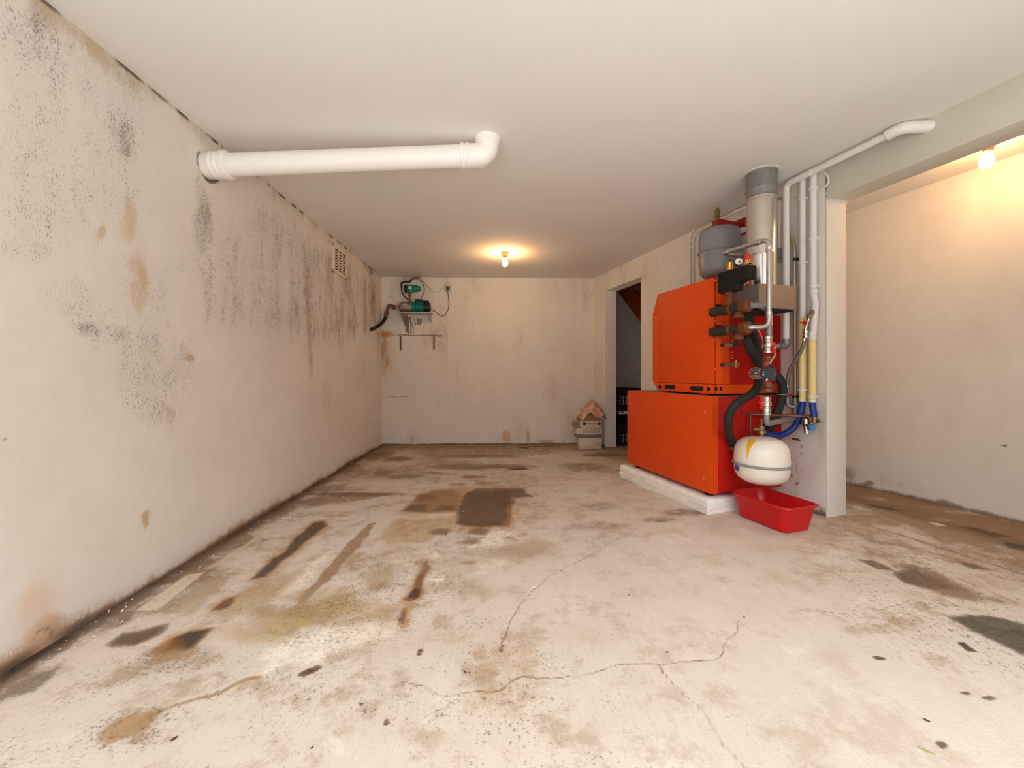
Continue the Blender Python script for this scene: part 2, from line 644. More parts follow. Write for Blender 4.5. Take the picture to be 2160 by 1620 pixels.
def glow(name, col, strength):
    m, nt, b = nodes_of(name)
    b.inputs['Base Color'].default_value = (1, 1, 1, 1)
    b.inputs['Emission Color'].default_value = col
    b.inputs['Emission Strength'].default_value = strength
    return m


M['bulb'] = glow('lit_bulb', (1.0, 0.57, 0.23, 1), BULB)
M['bulb_side'] = glow('lit_bulb_side', (1.0, 0.57, 0.23, 1), BULB2)


def bag_mat():
    m, nt, b = nodes_of('pink_clear_film')
    p = pos_n(nt)
    n1 = noise(nt, 14, 4, 0.6, p)
    nt.links.new(ramp(nt, n1, [(0.35, srgb(214, 150, 130)), (0.7, srgb(236, 200, 180))]), b.inputs['Base Color'])
    b.inputs['Roughness'].default_value = 0.3
    b.inputs['Alpha'].default_value = 0.72
    return m


M['bag'] = bag_mat()

# ------------------------------------------------------------------ surfaces with stains
rng = np.random.default_rng(11)


class VN:
    def __init__(s, seed):
        s.t = np.random.default_rng(seed).random((256, 256))

    def __call__(s, x, y):
        xi, yi = np.floor(x).astype(int), np.floor(y).astype(int)
        fx, fy = x - xi, y - yi
        fx, fy = fx * fx * (3 - 2 * fx), fy * fy * (3 - 2 * fy)
        g = lambda a, b: s.t[a & 255, b & 255]
        return (g(xi, yi) * (1 - fx) * (1 - fy) + g(xi + 1, yi) * fx * (1 - fy) + g(xi, yi + 1) * (1 - fx) * fy + g(xi + 1, yi + 1) * fx * fy)


def fbm(x, y, seed, octv=4):
    r, a, tot = 0, 1, 0
    for k in range(octv):
        r = r + a * VN(seed + k)(x * 2 ** k, y * 2 ** k)
        tot += a
        a *= 0.55
    return r / tot - 0.5


def sd_poly(x, y, P):
    """signed distance to a polygon, negative inside"""
    P = np.array(P, float)
    d = np.full(x.shape, 1e9)
    ins = np.zeros(x.shape, bool)
    n = len(P)
    for i in range(n):
        a, b = P[i], P[(i + 1) % n]
        e = b - a
        wx, wy = x - a[0], y - a[1]
        t = np.clip((wx * e[0] + wy * e[1]) / max(1e-12, e.dot(e)), 0, 1)
        d = np.minimum(d, np.hypot(wx - e[0] * t, wy - e[1] * t))
        c = ((a[1] <= y) & (b[1] > y)) | ((b[1] <= y) & (a[1] > y))
        with np.errstate(divide='ignore', invalid='ignore'):
            xc = a[0] + (y - a[1]) / (b[1] - a[1] if b[1] != a[1] else 1e-9) * e[0]
        ins ^= c & (x < xc)
    return np.where(ins, -d, d)


def sd_line(x, y, P):
    P = np.array(P, float)
    d = np.full(x.shape, 1e9)
    for a, b in zip(P, P[1:]):
        e = b - a
        wx, wy = x - a[0], y - a[1]
        t = np.clip((wx * e[0] + wy * e[1]) / max(1e-12, e.dot(e)), 0, 1)
        d = np.minimum(d, np.hypot(wx - e[0] * t, wy - e[1] * t))
    return d


class Canvas:
    def __init__(s, x, y, seed=3, warp=0.03, wscale=9):
        s.x, s.y = x, y
        s.wx = x + fbm(x * wscale, y * wscale, seed) * warp * 2
        s.wy = y + fbm(x * wscale, y * wscale, seed + 20) * warp * 2
        s.rgb = np.zeros(x.shape + (3,))
        s.a = np.zeros(x.shape)
        s.mo = np.zeros(x.shape)

    def over(s, col, a):
        a = np.clip(a, 0, 1)
        na = a + s.a * (1 - a)
        c = np.array(srgb(*col)[:3])
        k = np.where(na > 1e-6, a / np.maximum(na, 1e-6), 0)[..., None]
        s.rgb = s.rgb * (1 - k) + c * k
        s.a = na

    def poly(s, P, col, alpha, soft=0.02, warp=True):
        x, y = (s.wx, s.wy) if warp else (s.x, s.y)
        d = sd_poly(x, y, P)
        s.over(col, alpha * np.clip(0.5 - d / (soft * 0.6), 0, 1))

    def line(s, P, wid, col, alpha, soft=0.01, warp=True):
        x, y = (s.wx, s.wy) if warp else (s.x, s.y)
        d = sd_line(x, y, P) - wid
        s.over(col, alpha * np.clip(0.5 - d / soft, 0, 1))

    def blob(s, c, rx, ry, col, alpha, rot=0.0, power=1.0):
        dx, dy = s.wx - c[0], s.wy - c[1]
        cr, sr = math.cos(rot), math.sin(rot)
        q = ((dx * cr + dy * sr) / rx) ** 2 + ((-dx * sr + dy * cr) / ry) ** 2
        s.over(col, alpha * np.clip(1.15 - q ** power, 0, 1))

    def mould(s, c, rx, ry, k):
        q = ((s.wx - c[0]) / rx) ** 2 + ((s.wy - c[1]) / ry) ** 2
        s.mo = np.maximum(s.mo, k * np.clip(1.2 - q, 0, 1))


def grid_object(name, P3, canvas, mat, faces_skip=None, solid=None):
    """P3: (rows, cols, 3) array of points -> one mesh with stain + mould attributes"""
    r, c, _ = P3.shape
    idx = np.arange(r * c).reshape(r, c)
    q = np.stack([idx[:-1, :-1], idx[:-1, 1:], idx[1:, 1:], idx[1:, :-1]], -1).reshape(-1, 4)
    if faces_skip is not None:
        q = q[~faces_skip.reshape(-1)]
    me = bpy.data.meshes.new(name)
    me.vertices.add(r * c)
    me.vertices.foreach_set('co', P3.reshape(-1).astype(np.float32))
    me.loops.add(q.size)
    me.loops.foreach_set('vertex_index', q.reshape(-1).astype(np.int32))
    me.polygons.add(len(q))
    me.polygons.foreach_set('loop_start', (np.arange(len(q)) * 4).astype(np.int32))
    me.update(calc_edges=True)
    st = me.attributes.new('stain', 'FLOAT_COLOR', 'POINT')
    st.data.foreach_set('color', np.concatenate([canvas.rgb, canvas.a[..., None]], -1).reshape(-1).astype(np.float32))
    mo = me.attributes.new('mould', 'FLOAT', 'POINT')
    mo.data.foreach_set('value', canvas.mo.reshape(-1).astype(np.float32))
    me.polygons.foreach_set('use_smooth', np.ones(len(q), bool))
    me.materials.append(mat)
    o = bpy.data.objects.new(name, me)
    C.objects.link(o)
    if solid:
        md = o.modifiers.new('thickness', 'SOLIDIFY')
        md.thickness = solid
        md.offset = -1
    o['kind'] = 'structure'
    return o


def fl(*pts):
    return [tuple(floor_at(a, b).xy) for a, b in pts]


# ---- floor -------------------------------------------------------
ys = [-0.75]
while ys[-1] < 0.85:
    ys.append(ys[-1] + 0.08)
while ys[-1] < 5.5:
    ys.append(ys[-1] + 0.0048 * max(1.0, ys[-1]))
while ys[-1] < 7.2:
    ys.append(ys[-1] + 0.1)
ys = np.array(ys)
xs = np.concatenate([np.arange(-1.75, 3.0, 0.0065), np.arange(3.0, 4.3, 0.05)])
GX, GY = np.meshgrid(xs, ys)
fc = Canvas(GX, GY, 5, 0.022, 10)
sstv = lambda t: (lambda q: q * q * (3 - 2 * q))(np.clip(t, 0, 1))
GZ = 0.05 * sstv((GX - 0.1) / 1.8) * sstv((5.0 - GY) / 2.6)
BROWN, DARK, RUSTC, TAN = (112, 84, 60), (62, 50, 42), (98, 50, 26), (170, 140, 104)
dl = (GX - LC.x) * LN.x + (GY - LC.y) * LN.y           # distance from the left wall
db = (GX - LC.x) * BN.x + (GY - LC.y) * BN.y           # distance from the back wall
big = fbm(GX * 1.6, GY * 1.6, 40)
mid = fbm(GX * 5, GY * 5, 60)
# overall darker, browner tone of the back half and soft blotches
fc.over((150, 122, 96), 0.5 * np.clip((GY - 2.5) / 1.6, 0, 1) * np.clip(0.75 + big * 2.2, 0, 1))
fc.over((166, 136, 100), 0.45 * np.clip(mid * 3.2 - 0.05 + big, 0, 1) * np.clip(1.25 - np.hypot((GX + 0.7) / 1.3, (GY - 2.3) / 1.5), 0, 1))
fc.over((176, 146, 112), 0.22 * np.clip(mid * 3.0 + big * 2 - 0.3, 0, 1))
# wall foot dirt
fc.over((118, 92, 68), 0.85 * np.clip(1.1 - dl / (0.24 + mid * 0.3), 0, 1) * np.clip(0.8 + mid * 2, 0, 1))
fc.over((60, 42, 28), 0.80 * np.clip(1 - (dl + mid * 0.05) / 0.085, 0, 1))
fc.over((70, 52, 38), 0.75 * np.clip(1 - (db + mid * 0.05) / 0.10, 0, 1))
fc.over((120, 92, 66), 0.50 * np.clip(1 - (db + mid * 0.25) / 0.45, 0, 1))
# side and right floor: dirt along the far wall, lower light painted in brown
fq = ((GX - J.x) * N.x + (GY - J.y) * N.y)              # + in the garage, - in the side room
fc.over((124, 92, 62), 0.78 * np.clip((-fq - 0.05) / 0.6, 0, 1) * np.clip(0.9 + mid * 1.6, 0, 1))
fc.over((160, 128, 98), 0.5 * np.clip((GX - 1.1) / 0.8, 0, 1) * np.clip((GY - 1.3) / 0.7, 0, 1) * np.clip(0.8 + mid * 2.0, 0, 1))  # near right floor browned, partly for the dimmer light there
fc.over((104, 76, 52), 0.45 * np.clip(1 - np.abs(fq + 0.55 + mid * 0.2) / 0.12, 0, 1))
fc.line([tuple((W(0.0, -0.1, 0)).xy), tuple((W(2.2, -0.13, 0)).xy)], 0.004, (104, 80, 58), 0.6, 0.008)
# rusty halos and white salt bloom around the patches
HALO = (186, 144, 98)
for P_, sf, al in (([(980, 1030), (1090, 1024), (1090, 1118), (950, 1116)], 0.16, 0.5), ([(838, 1086), (885, 1036), (980, 1026), (970, 1088)], 0.16, 0.5),
                   ([(655, 1098), (692, 1094), (698, 1110), (566, 1222), (522, 1226), (560, 1190)], 0.10, 0.55), ([(440, 1290), (480, 1256), (510, 1256), (480, 1290)], 0.10, 0.55),
                   ([(334, 1384), (345, 1345), (400, 1326), (452, 1322), (430, 1352), (390, 1384)], 0.10, 0.7), ([(220, 1368), (300, 1322), (352, 1316), (320, 1352)], 0.10, 0.4),
                   ([(846, 1275), (890, 1180), (912, 1174), (890, 1270)], 0.07, 0.6), ([(836, 1314), (852, 1282), (870, 1284), (860, 1318)], 0.06, 0.5)):
    fc.poly(fl(*P_), HALO, al, sf)
for P_ in ([(640, 1292), (662, 1262), (705, 1236), (700, 1258), (672, 1272), (705, 1272), (690, 1288)], [(815, 1176), (850, 1160), (900, 1158), (935, 1172), (880, 1196), (830, 1190)],
           [(905, 1188), (1000, 1178), (1080, 1176), (1060, 1192), (960, 1210), (915, 1240)], [(1020, 1136), (1040, 1118), (1075, 1122), (1060, 1146), (985, 1158)],
           [(830, 1092), (870, 1086), (960, 1084), (950, 1092), (880, 1096)], [(560, 1372), (640, 1330), (840, 1310), (830, 1340), (640, 1400), (560, 1420)],
           [(590, 1260), (650, 1190), (700, 1160), (690, 1190), (640, 1240)]):
    fc.poly(fl(*P_), (236, 228, 216), 0.62, 0.07)
for P_, c_ in (([(560, 1316), (640, 1276), (730, 1258), (720, 1290), (640, 1316), (570, 1340)], (176, 150, 102)), ([(770, 1212), (800, 1190), (840, 1196), (820, 1240), (770, 1250)], (170, 150, 116)),
               ([(790, 1300), (820, 1280), (840, 1300), (810, 1330)], (176, 156, 132)), ([(440, 1300), (560, 1220), (640, 1200), (600, 1250), (500, 1300)], (184, 160, 124)),
               ([(940, 1240), (1010, 1220), (1040, 1240), (980, 1270)], (182, 166, 146)), ([(1040, 1160), (1130, 1130), (1180, 1150), (1120, 1180)], (178, 158, 130)),
               ([(620, 1060), (700, 1040), (830, 1042), (760, 1056), (660, 1070)], (136, 112, 88))):
    fc.poly(fl(*P_), c_, 0.55, 0.12)
# patches (pixel outlines turned into floor outlines)
fc.poly(fl((985, 1040), (1078, 1034), (1076, 1070), (1066, 1110), (1010, 1112), (960, 1104), (968, 1072)), (96, 74, 56), 0.9, 0.05)
fc.poly(fl((978, 1048), (1000, 1030), (1100, 1030), (1122, 1048), (1070, 1052)), (104, 82, 62), 0.8, 0.06)
fc.poly(fl((1066, 1108), (1080, 1050), (1084, 1056), (1075, 1112)), (120, 70, 44), 0.6, 0.03)
fc.poly(fl((848, 1078), (885, 1048), (915, 1034), (960, 1034), (978, 1048), (964, 1078), (910, 1082)), (138, 100, 62), 0.62, 0.09)
fc.poly(fl((848, 1078), (868, 1064), (905, 1064), (900, 1080)), (90, 74, 60), 0.65, 0.06)
fc.poly(fl((872, 1058), (880, 1042), (915, 1040), (915, 1056)), (104, 72, 46), 0.5, 0.06)
fc.poly(fl((915, 1078), (930, 1064), (962, 1068), (960, 1078)), (100, 76, 54), 0.6, 0.05)
fc.poly(fl((800, 1130), (830, 1094), (880, 1084), (960, 1090), (950, 1120), (900, 1145), (810, 1152)), (184, 150, 106), 0.5, 0.10)
fc.poly(fl((905, 1122), (930, 1114), (955, 1116), (945, 1130), (915, 1128)), (116, 82, 56), 0.6, 0.05)
fc.poly(fl((985, 1125), (995, 1114), (1030, 1116), (1028, 1130)), (116, 82, 56), 0.55, 0.06)
fc.poly(fl((960, 1146), (985, 1136), (1012, 1138), (1015, 1148)), (150, 108, 70), 0.5, 0.05)
fc.poly(fl((662, 1102), (684, 1098), (690, 1108), (655, 1135), (640, 1150), (590, 1190), (562, 1216), (530, 1222), (548, 1200), (600, 1165), (618, 1142), (645, 1118)), (70, 56, 46), 0.85, 0.035)
fc.poly(fl((780, 1104), (796, 1100), (770, 1140), (700, 1215), (640, 1272), (618, 1278), (655, 1240), (730, 1150)), (150, 112, 80), 0.62, 0.03)
fc.poly(fl((450, 1284), (478, 1262), (498, 1258), (488, 1276), (468, 1286)), (104, 58, 36), 0.8, 0.02)
fc.poly(fl((228, 1362), (262, 1335), (300, 1330), (352, 1318), (330, 1340), (280, 1362)), (80, 66, 54), 0.8, 0.05)
fc.poly(fl((344, 1378), (352, 1352), (395, 1332), (446, 1324), (430, 1346), (395, 1372)), (52, 42, 36), 0.92, 0.04)
fc.blob(floor_at(350, 1368).xy, 0.06, 0.05, (150, 96, 44), 0.5)
fc.blob(floor_at(375, 1395).xy, 0.16, 0.07, (150, 126, 96), 0.45)
fc.poly(fl((0, 1470), (60, 1430), (130, 1400), (110, 1430), (60, 1465), (0, 1480)), (112, 100, 84), 0.55, 0.06)
fc.poly(fl((20, 1402), (110, 1340), (150, 1345), (60, 1402), (0, 1440)), (52, 36, 24), 0.85, 0.04)
fc.poly(fl((853, 1268), (872, 1240), (890, 1196), (902, 1178), (906, 1186), (896, 1222), (884, 1262), (866, 1272)), (118, 66, 36), 0.8, 0.025)
fc.poly(fl((858, 1262), (872, 1242), (884, 1246), (880, 1264)), (74, 40, 26), 0.9, 0.015)
fc.poly(fl((870, 1186), (895, 1174), (906, 1178), (890, 1196)), (176, 128, 72), 0.55, 0.03)
fc.poly(fl((842, 1308), (854, 1286), (864, 1286), (856, 1312)), (86, 46, 28), 0.85, 0.015)
fc.line(fl((872, 1280), (850, 1320)), 0.02, (176, 136, 96), 0.4, 0.03)
fc.poly(fl((200, 1560), (230, 1528), (290, 1504), (336, 1508), (318, 1534), (270, 1556), (220, 1572)), (168, 138, 100), 0.78, 0.04)
fc.line(fl((320, 1510), (400, 1480), (470, 1460), (520, 1436), (545, 1432)), 0.008, (158, 126, 86), 0.7, 0.014)
# chalky light strips beside the wall
fc.poly(fl((286, 1288), (395, 1212), (430, 1208), (332, 1288)), (226, 212, 194), 0.75, 0.015, False)
fc.poly(fl((330, 1290), (445, 1218), (480, 1220), (400, 1300)), (176, 158, 130), 0.55, 0.05)
fc.line(fl((440, 1200), (520, 1150), (590, 1100)), 0.012, (222, 204, 180), 0.55, 0.02)
fc.line(fl((588, 1092), (700, 1092), (800, 1090)), 0.008, (224, 208, 186), 0.5, 0.016)
for a, b, wd in (((960, 957), (1050, 954), 0.02), ((935, 948), (1060, 949), 0.02), ((870, 1010), (930, 955), 0.03), ((735, 1005), (800, 985), 0.02)):
    fc.line(fl(a, b), wd, (190, 168, 144), 0.5, 0.03)
# darker smudges of the back half
for px, py, rx, ry, col, al in ((1092, 989, 0.12, 0.06, (60, 46, 38), 0.8), (1070, 984, 0.35, 0.10, (110, 90, 72), 0.5),
                                (985, 985, 0.42, 0.14, (124, 108, 90), 0.6), (1000, 962, 0.6, 0.12, (132, 110, 88), 0.5),
                                (838, 968, 0.16, 0.16, (120, 88, 52), 0.6), (800, 958, 0.2, 0.2, (110, 88, 66), 0.5),
                                (740, 1043, 0.5, 0.06, (112, 90, 70), 0.6), (700, 1030, 0.2, 0.12, (140, 120, 92), 0.5),
                                (808, 998, 0.1, 0.12, (140, 100, 70), 0.5), (998, 1006, 0.13, 0.06, (140, 100, 56), 0.55),
                                (966, 1022, 0.1, 0.05, (150, 104, 64), 0.5), (855, 1005, 0.2, 0.09, (130, 108, 86), 0.5),
                                (920, 998, 0.15, 0.06, (140, 110, 84), 0.45), (1230, 985, 0.3, 0.25, (130, 108, 90), 0.45),
                                (1280, 960, 0.3, 0.12, (104, 82, 64), 0.6), (1250, 948, 0.16, 0.03, (52, 38, 28), 0.8),
                                (1150, 941, 0.22, 0.05, (110, 72, 38), 0.7), (1390, 1096, 0.14, 0.06, (124, 98, 74), 0.5),
                                (1270, 1110, 0.25, 0.1, (150, 130, 108), 0.4), (1265, 1068, 0.2, 0.12, (150, 128, 112), 0.4),
                                (990, 1186, 0.05, 0.03, (130, 70, 44), 0.6), (1450, 1080, 0.2, 0.08, (116, 92, 70), 0.5),
                                (560, 1330, 0.2, 0.1, (184, 160, 122), 0.5), (690, 1270, 0.2, 0.12, (166, 138, 92), 0.5),
                                (760, 1290, 0.2, 0.1, (184, 156, 116), 0.4), (800, 1240, 0.05, 0.06, (170, 128, 80), 0.4),
                                (840, 1170, 0.2, 0.12, (176, 156, 128), 0.4), (950, 1195, 0.2, 0.1, (170, 148, 120), 0.4),
                                (1060, 1170, 0.3, 0.12, (170, 150, 122), 0.4), (590, 1290, 0.15, 0.05, (160, 132, 92), 0.5)):
    p = floor_at(px, py)
    fc.blob(p.xy, rx, ry, col, al)
for px, py in ((1102, 938.5), (1105, 944.5)):
    fc.blob(floor_at(px, py).xy, 0.085, 0.055, (104, 44, 26), 0.9, 0, 3)
# dark worn patches at the right
fc.poly(fl((1886, 1206), (1920, 1204), (1985, 1222), (2020, 1244), (1960, 1240), (1915, 1232)), (98, 82, 66), 0.85, 0.05)
fc.poly(fl((1885, 1190), (1960, 1196), (2040, 1240), (2110, 1270), (2020, 1262), (1950, 1240)), (124, 100, 76), 0.6, 0.08)
fc.poly(fl((2008, 1304), (2040, 1296), (2110, 1304), (2260, 1340), (2300, 1400), (2150, 1376), (2070, 1340)), (84, 78, 64), 0.9, 0.05)
fc.poly(fl((2026, 1356), (2040, 1356), (2066, 1376), (2050, 1378)), (78, 56, 46), 0.9, 0.012)
fc.poly(fl((1815, 1184), (1850, 1184), (1880, 1200), (1850, 1202)), (92, 74, 58), 0.6, 0.03)
fc.poly(fl((2015, 1183), (2050, 1188), (2095, 1204), (2060, 1204)), (92, 74, 50), 0.6, 0.03)
fc.poly(fl((2020, 1110), (2060, 1114), (2130, 1132), (2090, 1132)), (84, 62, 42), 0.7, 0.03)
fc.poly(fl((2120, 1142), (2170, 1150), (2180, 1164), (2130, 1156)), (74, 62, 50), 0.75, 0.03)
fc.poly(fl((1820, 1062), (1880, 1070), (1905, 1078), (1850, 1072)), (84, 60, 40), 0.7, 0.03)
fc.poly(fl((1955, 1101), (1980, 1104), (2005, 1112), (1975, 1110)), (220, 206, 188), 0.8, 0.01)
for px, py in ((1860, 1390), (1868, 1391), (1985, 1570), (2040, 1460), (2090, 1470)):
    fc.blob(floor_at(px, py).xy, 0.018, 0.010, (90, 70, 56), 0.8)
for px, py, r0 in ((815, 1515, .012), (815, 1523, .018), (890, 1372, .02), (888, 1380, .02), (766, 1480, .012), (655, 1412, .02), (1063, 1365, .012),
                   (1060, 1372, .012), (1330, 1255, .01), (1120, 1472, .01), (1572, 1303, .012), (1408, 1374, .014), (1017, 1476, .008)):
    fc.blob(floor_at(px, py).xy, r0 * 0.62, r0 * 0.5, (84, 50, 34), 0.9)
fc.line(fl((640, 1424), (668, 1404)), 0.012, (96, 66, 50), 0.85, 0.012)
# hair cracks
CR = (120, 94, 68)
for pts, wd in (([(1345, 1112), (1310, 1135), (1270, 1160), (1235, 1175), (1200, 1190), (1165, 1214), (1140, 1235), (1100, 1268), (1085, 1300), (1075, 1330), (1058, 1370)], 0.0035),
                ([(1392, 1406), (1400, 1422), (1430, 1452), (1470, 1492), (1505, 1535), (1535, 1575), (1580, 1622)], 0.0035),
                ([(850, 1440), (900, 1446), (935, 1462), (1000, 1462), (1050, 1458), (1080, 1436), (1100, 1428), (1180, 1424), (1250, 1418), (1290, 1402), (1340, 1402), (1392, 1404), (1430, 1400), (1500, 1396), (1520, 1390), (1528, 1368), (1533, 1350), (1550, 1330), (1562, 1310)], 0.0028),
                ([(1665, 1292), (1695, 1286), (1725, 1290), (1755, 1294)], 0.003), ([(1810, 1282), (1860, 1282), (1900, 1276), (1915, 1268)], 0.003)):
    fc.line(fl(*pts), wd * 0.4, CR, 0.9, 0.007, True)
# speck density
fc.mo = np.clip(0.16 + 0.40 * np.clip(big * 2 + 0.3, 0, 1) + 0.15 * np.clip((GY - 1.5) / 2, 0, 1), 0, 1) * np.clip(1.3 - (GX - 0.2) / 1.2, 0.5, 1)
for px, py, rx, ry, k in ((1930, 1240, 0.5, 0.4, 0.5), (1990, 1320, 0.45, 0.3, 0.6), (380, 1400, 0.3, 0.16, 0.55), (700, 1340, 0.5, 0.3, 0.38),
                          (900, 1200, 0.5, 0.4, 0.38), (280, 1535, 0.2, 0.1, 0.7), (100, 1580, 0.35, 0.12, 0.5), (1010, 1060, 0.5, 0.4, 0.45),
                          (800, 1000, 0.8, 0.6, 0.4), (1100, 980, 0.9, 0.5, 0.4), (480, 1240, 0.5, 0.4, 0.45), (850, 1220, 0.5, 0.5, 0.6), (720, 1310, 0.4, 0.25, 0.62), (980, 1130, 0.5, 0.4, 0.6), (1000, 1300, 0.35, 0.2, 0.45), (600, 1440, 0.4, 0.15, 0.5), (200, 1440, 0.3, 0.15, 0.5), (860, 1480, 0.3, 0.12, 0.5), (2000, 1200, 0.7, 0.5, 0.55)):
    fc.mould(floor_at(px, py).xy, rx, ry, k)
floor = grid_object('floor', np.stack([GX, GY, GZ], -1), fc, M['concrete'])

# ---- left wall ---------------------------------------------------
tl = np.concatenate([np.arange(-0.75, 1.1, 0.08), np.arange(1.1, 5.24, 0.013)])   # distance along the wall from Y = 0
LEN = (LC.y) / LW.y
zl = np.linspace(-0.02, CEIL + 0.02, 280)
TL, ZL = np.meshgrid(tl, zl)
lc = Canvas(TL, ZL, 15, 0.05, 5)
PX = LC.x + LW.x * (TL - LEN)
PY = LC.y + LW.y * (TL - LEN)


def lw(px, py):
    p = at_left(px, py, 0)
    return ((p - LC).dot(LW) + LEN, p.z)


def lws(*pts):
    return [lw(*q) for q in pts]


nz = fbm(TL * 2.2, ZL * 2.2, 90)
nv = fbm(TL * 9, ZL * 1.6, 95)
# dirt creeping up from the floor and down from the ceiling line
lc.over((168, 120, 74), 0.55 * np.clip(1 - (ZL + nz * 0.12) / 0.07, 0, 1))
lc.over((84, 66, 50), 0.8 * np.clip(1 - (ZL + nz * 0.06) / 0.022, 0, 1))
lc.over((176, 156, 120), 0.35 * np.clip(1 - (CEIL - ZL + nz * 0.2) / 0.10, 0, 1))
lc.over((58, 50, 44), np.clip((0.016 - (CEIL - ZL)) / 0.008, 0, 1) * np.clip(nv * 7 + 0.35, 0, 0.95))
for px, py, rx, rz, col, al in ((100, 1345, 0.07, 0.08, (190, 146, 112), 0.6), (85, 1290, 0.10, 0.14, (212, 186, 160), 0.4),
                                (312, 1093, 0.025, 0.04, (196, 160, 120), 0.7), (300, 590, 0.06, 0.16, (206, 178, 132), 0.45), (270, 470, 0.05, 0.12, (206, 184, 146), 0.4),
                                (410, 760, 0.04, 0.03, (196, 158, 110), 0.5), (215, 500, 0.03, 0.05, (200, 172, 130), 0.4),
                                (360, 870, 0.03, 0.05, (204, 176, 140), 0.4), (5, 925, 0.008, 0.006, (110, 80, 50), 0.8),
                                (788, 640, 0.10, 0.30, (176, 132, 80), 0.3), (800, 700, 0.10, 0.5, (176, 140, 96), 0.3)):
    lc.blob(lw(px, py), rx, rz, col, al)
lc.line(lws((70, 1370), (72, 1345), (85, 1328), (105, 1325), (112, 1340)), 0.003, (120, 90, 66), 0.7, 0.006)
# opening broken around the drain pipe
pc = lw(437, 350)
lc.blob(pc, 0.080, 0.072, (70, 58, 48), 0.9, 0, 3)
# grey wash of the mould + its specks
for px, py, rx, rz, k in ((258, 285, 0.09, 0.16, 0.85), (430, 465, 0.08, 0.25, 0.9), (425, 400, 0.06, 0.1, 0.7), (200, 220, 0.35, 0.5, 0.45), (110, 120, 0.25, 0.15, 0.6),
                          (60, 380, 0.2, 0.35, 0.42), (50, 520, 0.12, 0.06, 0.5), (230, 700, 0.16, 0.06, 0.85), (300, 780, 0.2, 0.26, 0.62),
                          (320, 850, 0.12, 0.10, 0.75), (420, 620, 0.4, 0.3, 0.5), (560, 600, 0.5, 0.4, 0.55), (640, 640, 0.35, 0.3, 0.72), (650, 560, 0.3, 0.4, 0.6),
                          (690, 620, 0.4, 0.35, 0.8), (740, 610, 0.4, 0.3, 0.85), (655, 735, 0.06, 0.3, 0.8), (720, 690, 0.25, 0.35, 0.7),
                          (680, 480, 0.3, 0.25, 0.55), (600, 470, 0.3, 0.2, 0.42), (310, 620, 0.3, 0.25, 0.4), (180, 640, 0.2, 0.1, 0.5),
                          (780, 560, 0.3, 0.2, 0.7), (760, 780, 0.25, 0.3, 0.45), (690, 830, 0.15, 0.2, 0.5)):
    lc.mould(lw(px, py), rx, rz, k)
for P_, k in (([(560, 420), (800, 590), (800, 720), (640, 720), (430, 700), (380, 560), (470, 430)], 0.62), ([(640, 480), (790, 590), (795, 700), (650, 740), (620, 600)], 0.82),
              ([(100, 30), (230, 100), (330, 330), (300, 520), (60, 520), (0, 300), (0, 60)], 0.46), ([(180, 690), (420, 680), (440, 780), (360, 870), (290, 840), (250, 760)], 0.66)):
    d_ = sd_poly(lc.wx, lc.wy, lws(*P_))
    lc.mo = np.maximum(lc.mo, k * np.clip(0.55 - d_ / 0.28, 0, 1))
lc.mo = np.clip(lc.mo * np.clip(1.0 + nv * 1.5, 0.35, 1.35) + 0.06, 0, 1)
lc.over((158, 144, 134), 0.38 * np.clip(lc.mo - 0.2, 0, 1))
wall_left = grid_object('wall_left', np.stack([PX, PY, ZL], -1), lc, M['plaster'], solid=0.12)

# ---- back wall ---------------------------------------------------
tb = np.arange(-0.02, 2.96, 0.008)
zb = np.arange(-0.02, CEIL + 0.03, 0.008)
TB, ZB = np.meshgrid(tb, zb)
bc = Canvas(TB, ZB, 25, 0.012, 12)


def bw(px, py):
    p = at_back(px, py, 0)
    return ((p - LC).dot(BX), p.z)


def bws(*pts):
    return [bw(*q) for q in pts]


nb = fbm(TB * 5, ZB * 1.4, 130)
bc.over((180, 156, 128), 0.35 * np.clip(nb * 3, 0, 1))
bc.over((90, 70, 52), 0.8 * np.clip(1 - (ZB + nb * 0.02) / 0.018, 0, 1))
bc.over((172, 128, 78), 0.55 * np.clip(1 - (TB + nb * 0.3) / 0.22, 0, 1) * np.clip((1.62 - ZB) / 0.3, 0, 1) * np.clip((ZB - 0.6) / 0.6, 0.25, 1))
bc.blob(bw(812, 705), 0.12, 0.05, (170, 116, 58), 0.5)
bc.blob(bw(801, 640), 0.012, 0.12, (140, 90, 40), 0.7)
bc.blob(bw(1068, 920), 0.07, 0.10, (196, 156, 116), 0.55)
bc.blob(bw(1114, 922), 0.03, 0.10, (196, 156, 116), 0.5)
bc.blob(bw(1150, 930), 0.2, 0.03, (186, 150, 116), 0.5)
G2 = (84, 66, 54)
bc.line(bws((842, 707), (932, 708)), 0.006, G2, 0.85, 0.012)
bc.line(bws((828, 706.5), (842, 706.5)), 0.003, G2, 0.7, 0.008)
bc.line(bws((845, 711), (845, 737)), 0.013, (92, 72, 58), 0.95, 0.010, False)
bc.line(bws((915.5, 711), (915.5, 737)), 0.012, (104, 84, 68), 0.9, 0.010, False)
for x0, y0, y1, wd, al in ((853, 668, 686, .010, .8), (857, 665, 700, .012, .8), (861, 672, 703, .010, .8), (866, 670, 702, .008, .7), (870, 680, 705, .006, .6),
                           (875, 672, 684, .009, .7), (881, 672, 683, .011, .8), (885, 674, 684, .010, .75), (889, 671, 680, .006, .6), (848, 672, 680, .004, .4), (905, 672, 676, .004, .5)):
    bc.line(bws((x0, y0), (x0 + 1, y1)), wd, (92, 74, 62), al, 0.014)
for a, b in (((820, 836), (838, 838)), ((900, 757), (912, 757)), ((822, 625), (826, 630)), ((838, 838), (860, 836))):
    bc.line(bws(a, b), 0.004, (110, 88, 72), 0.7, 0.008)
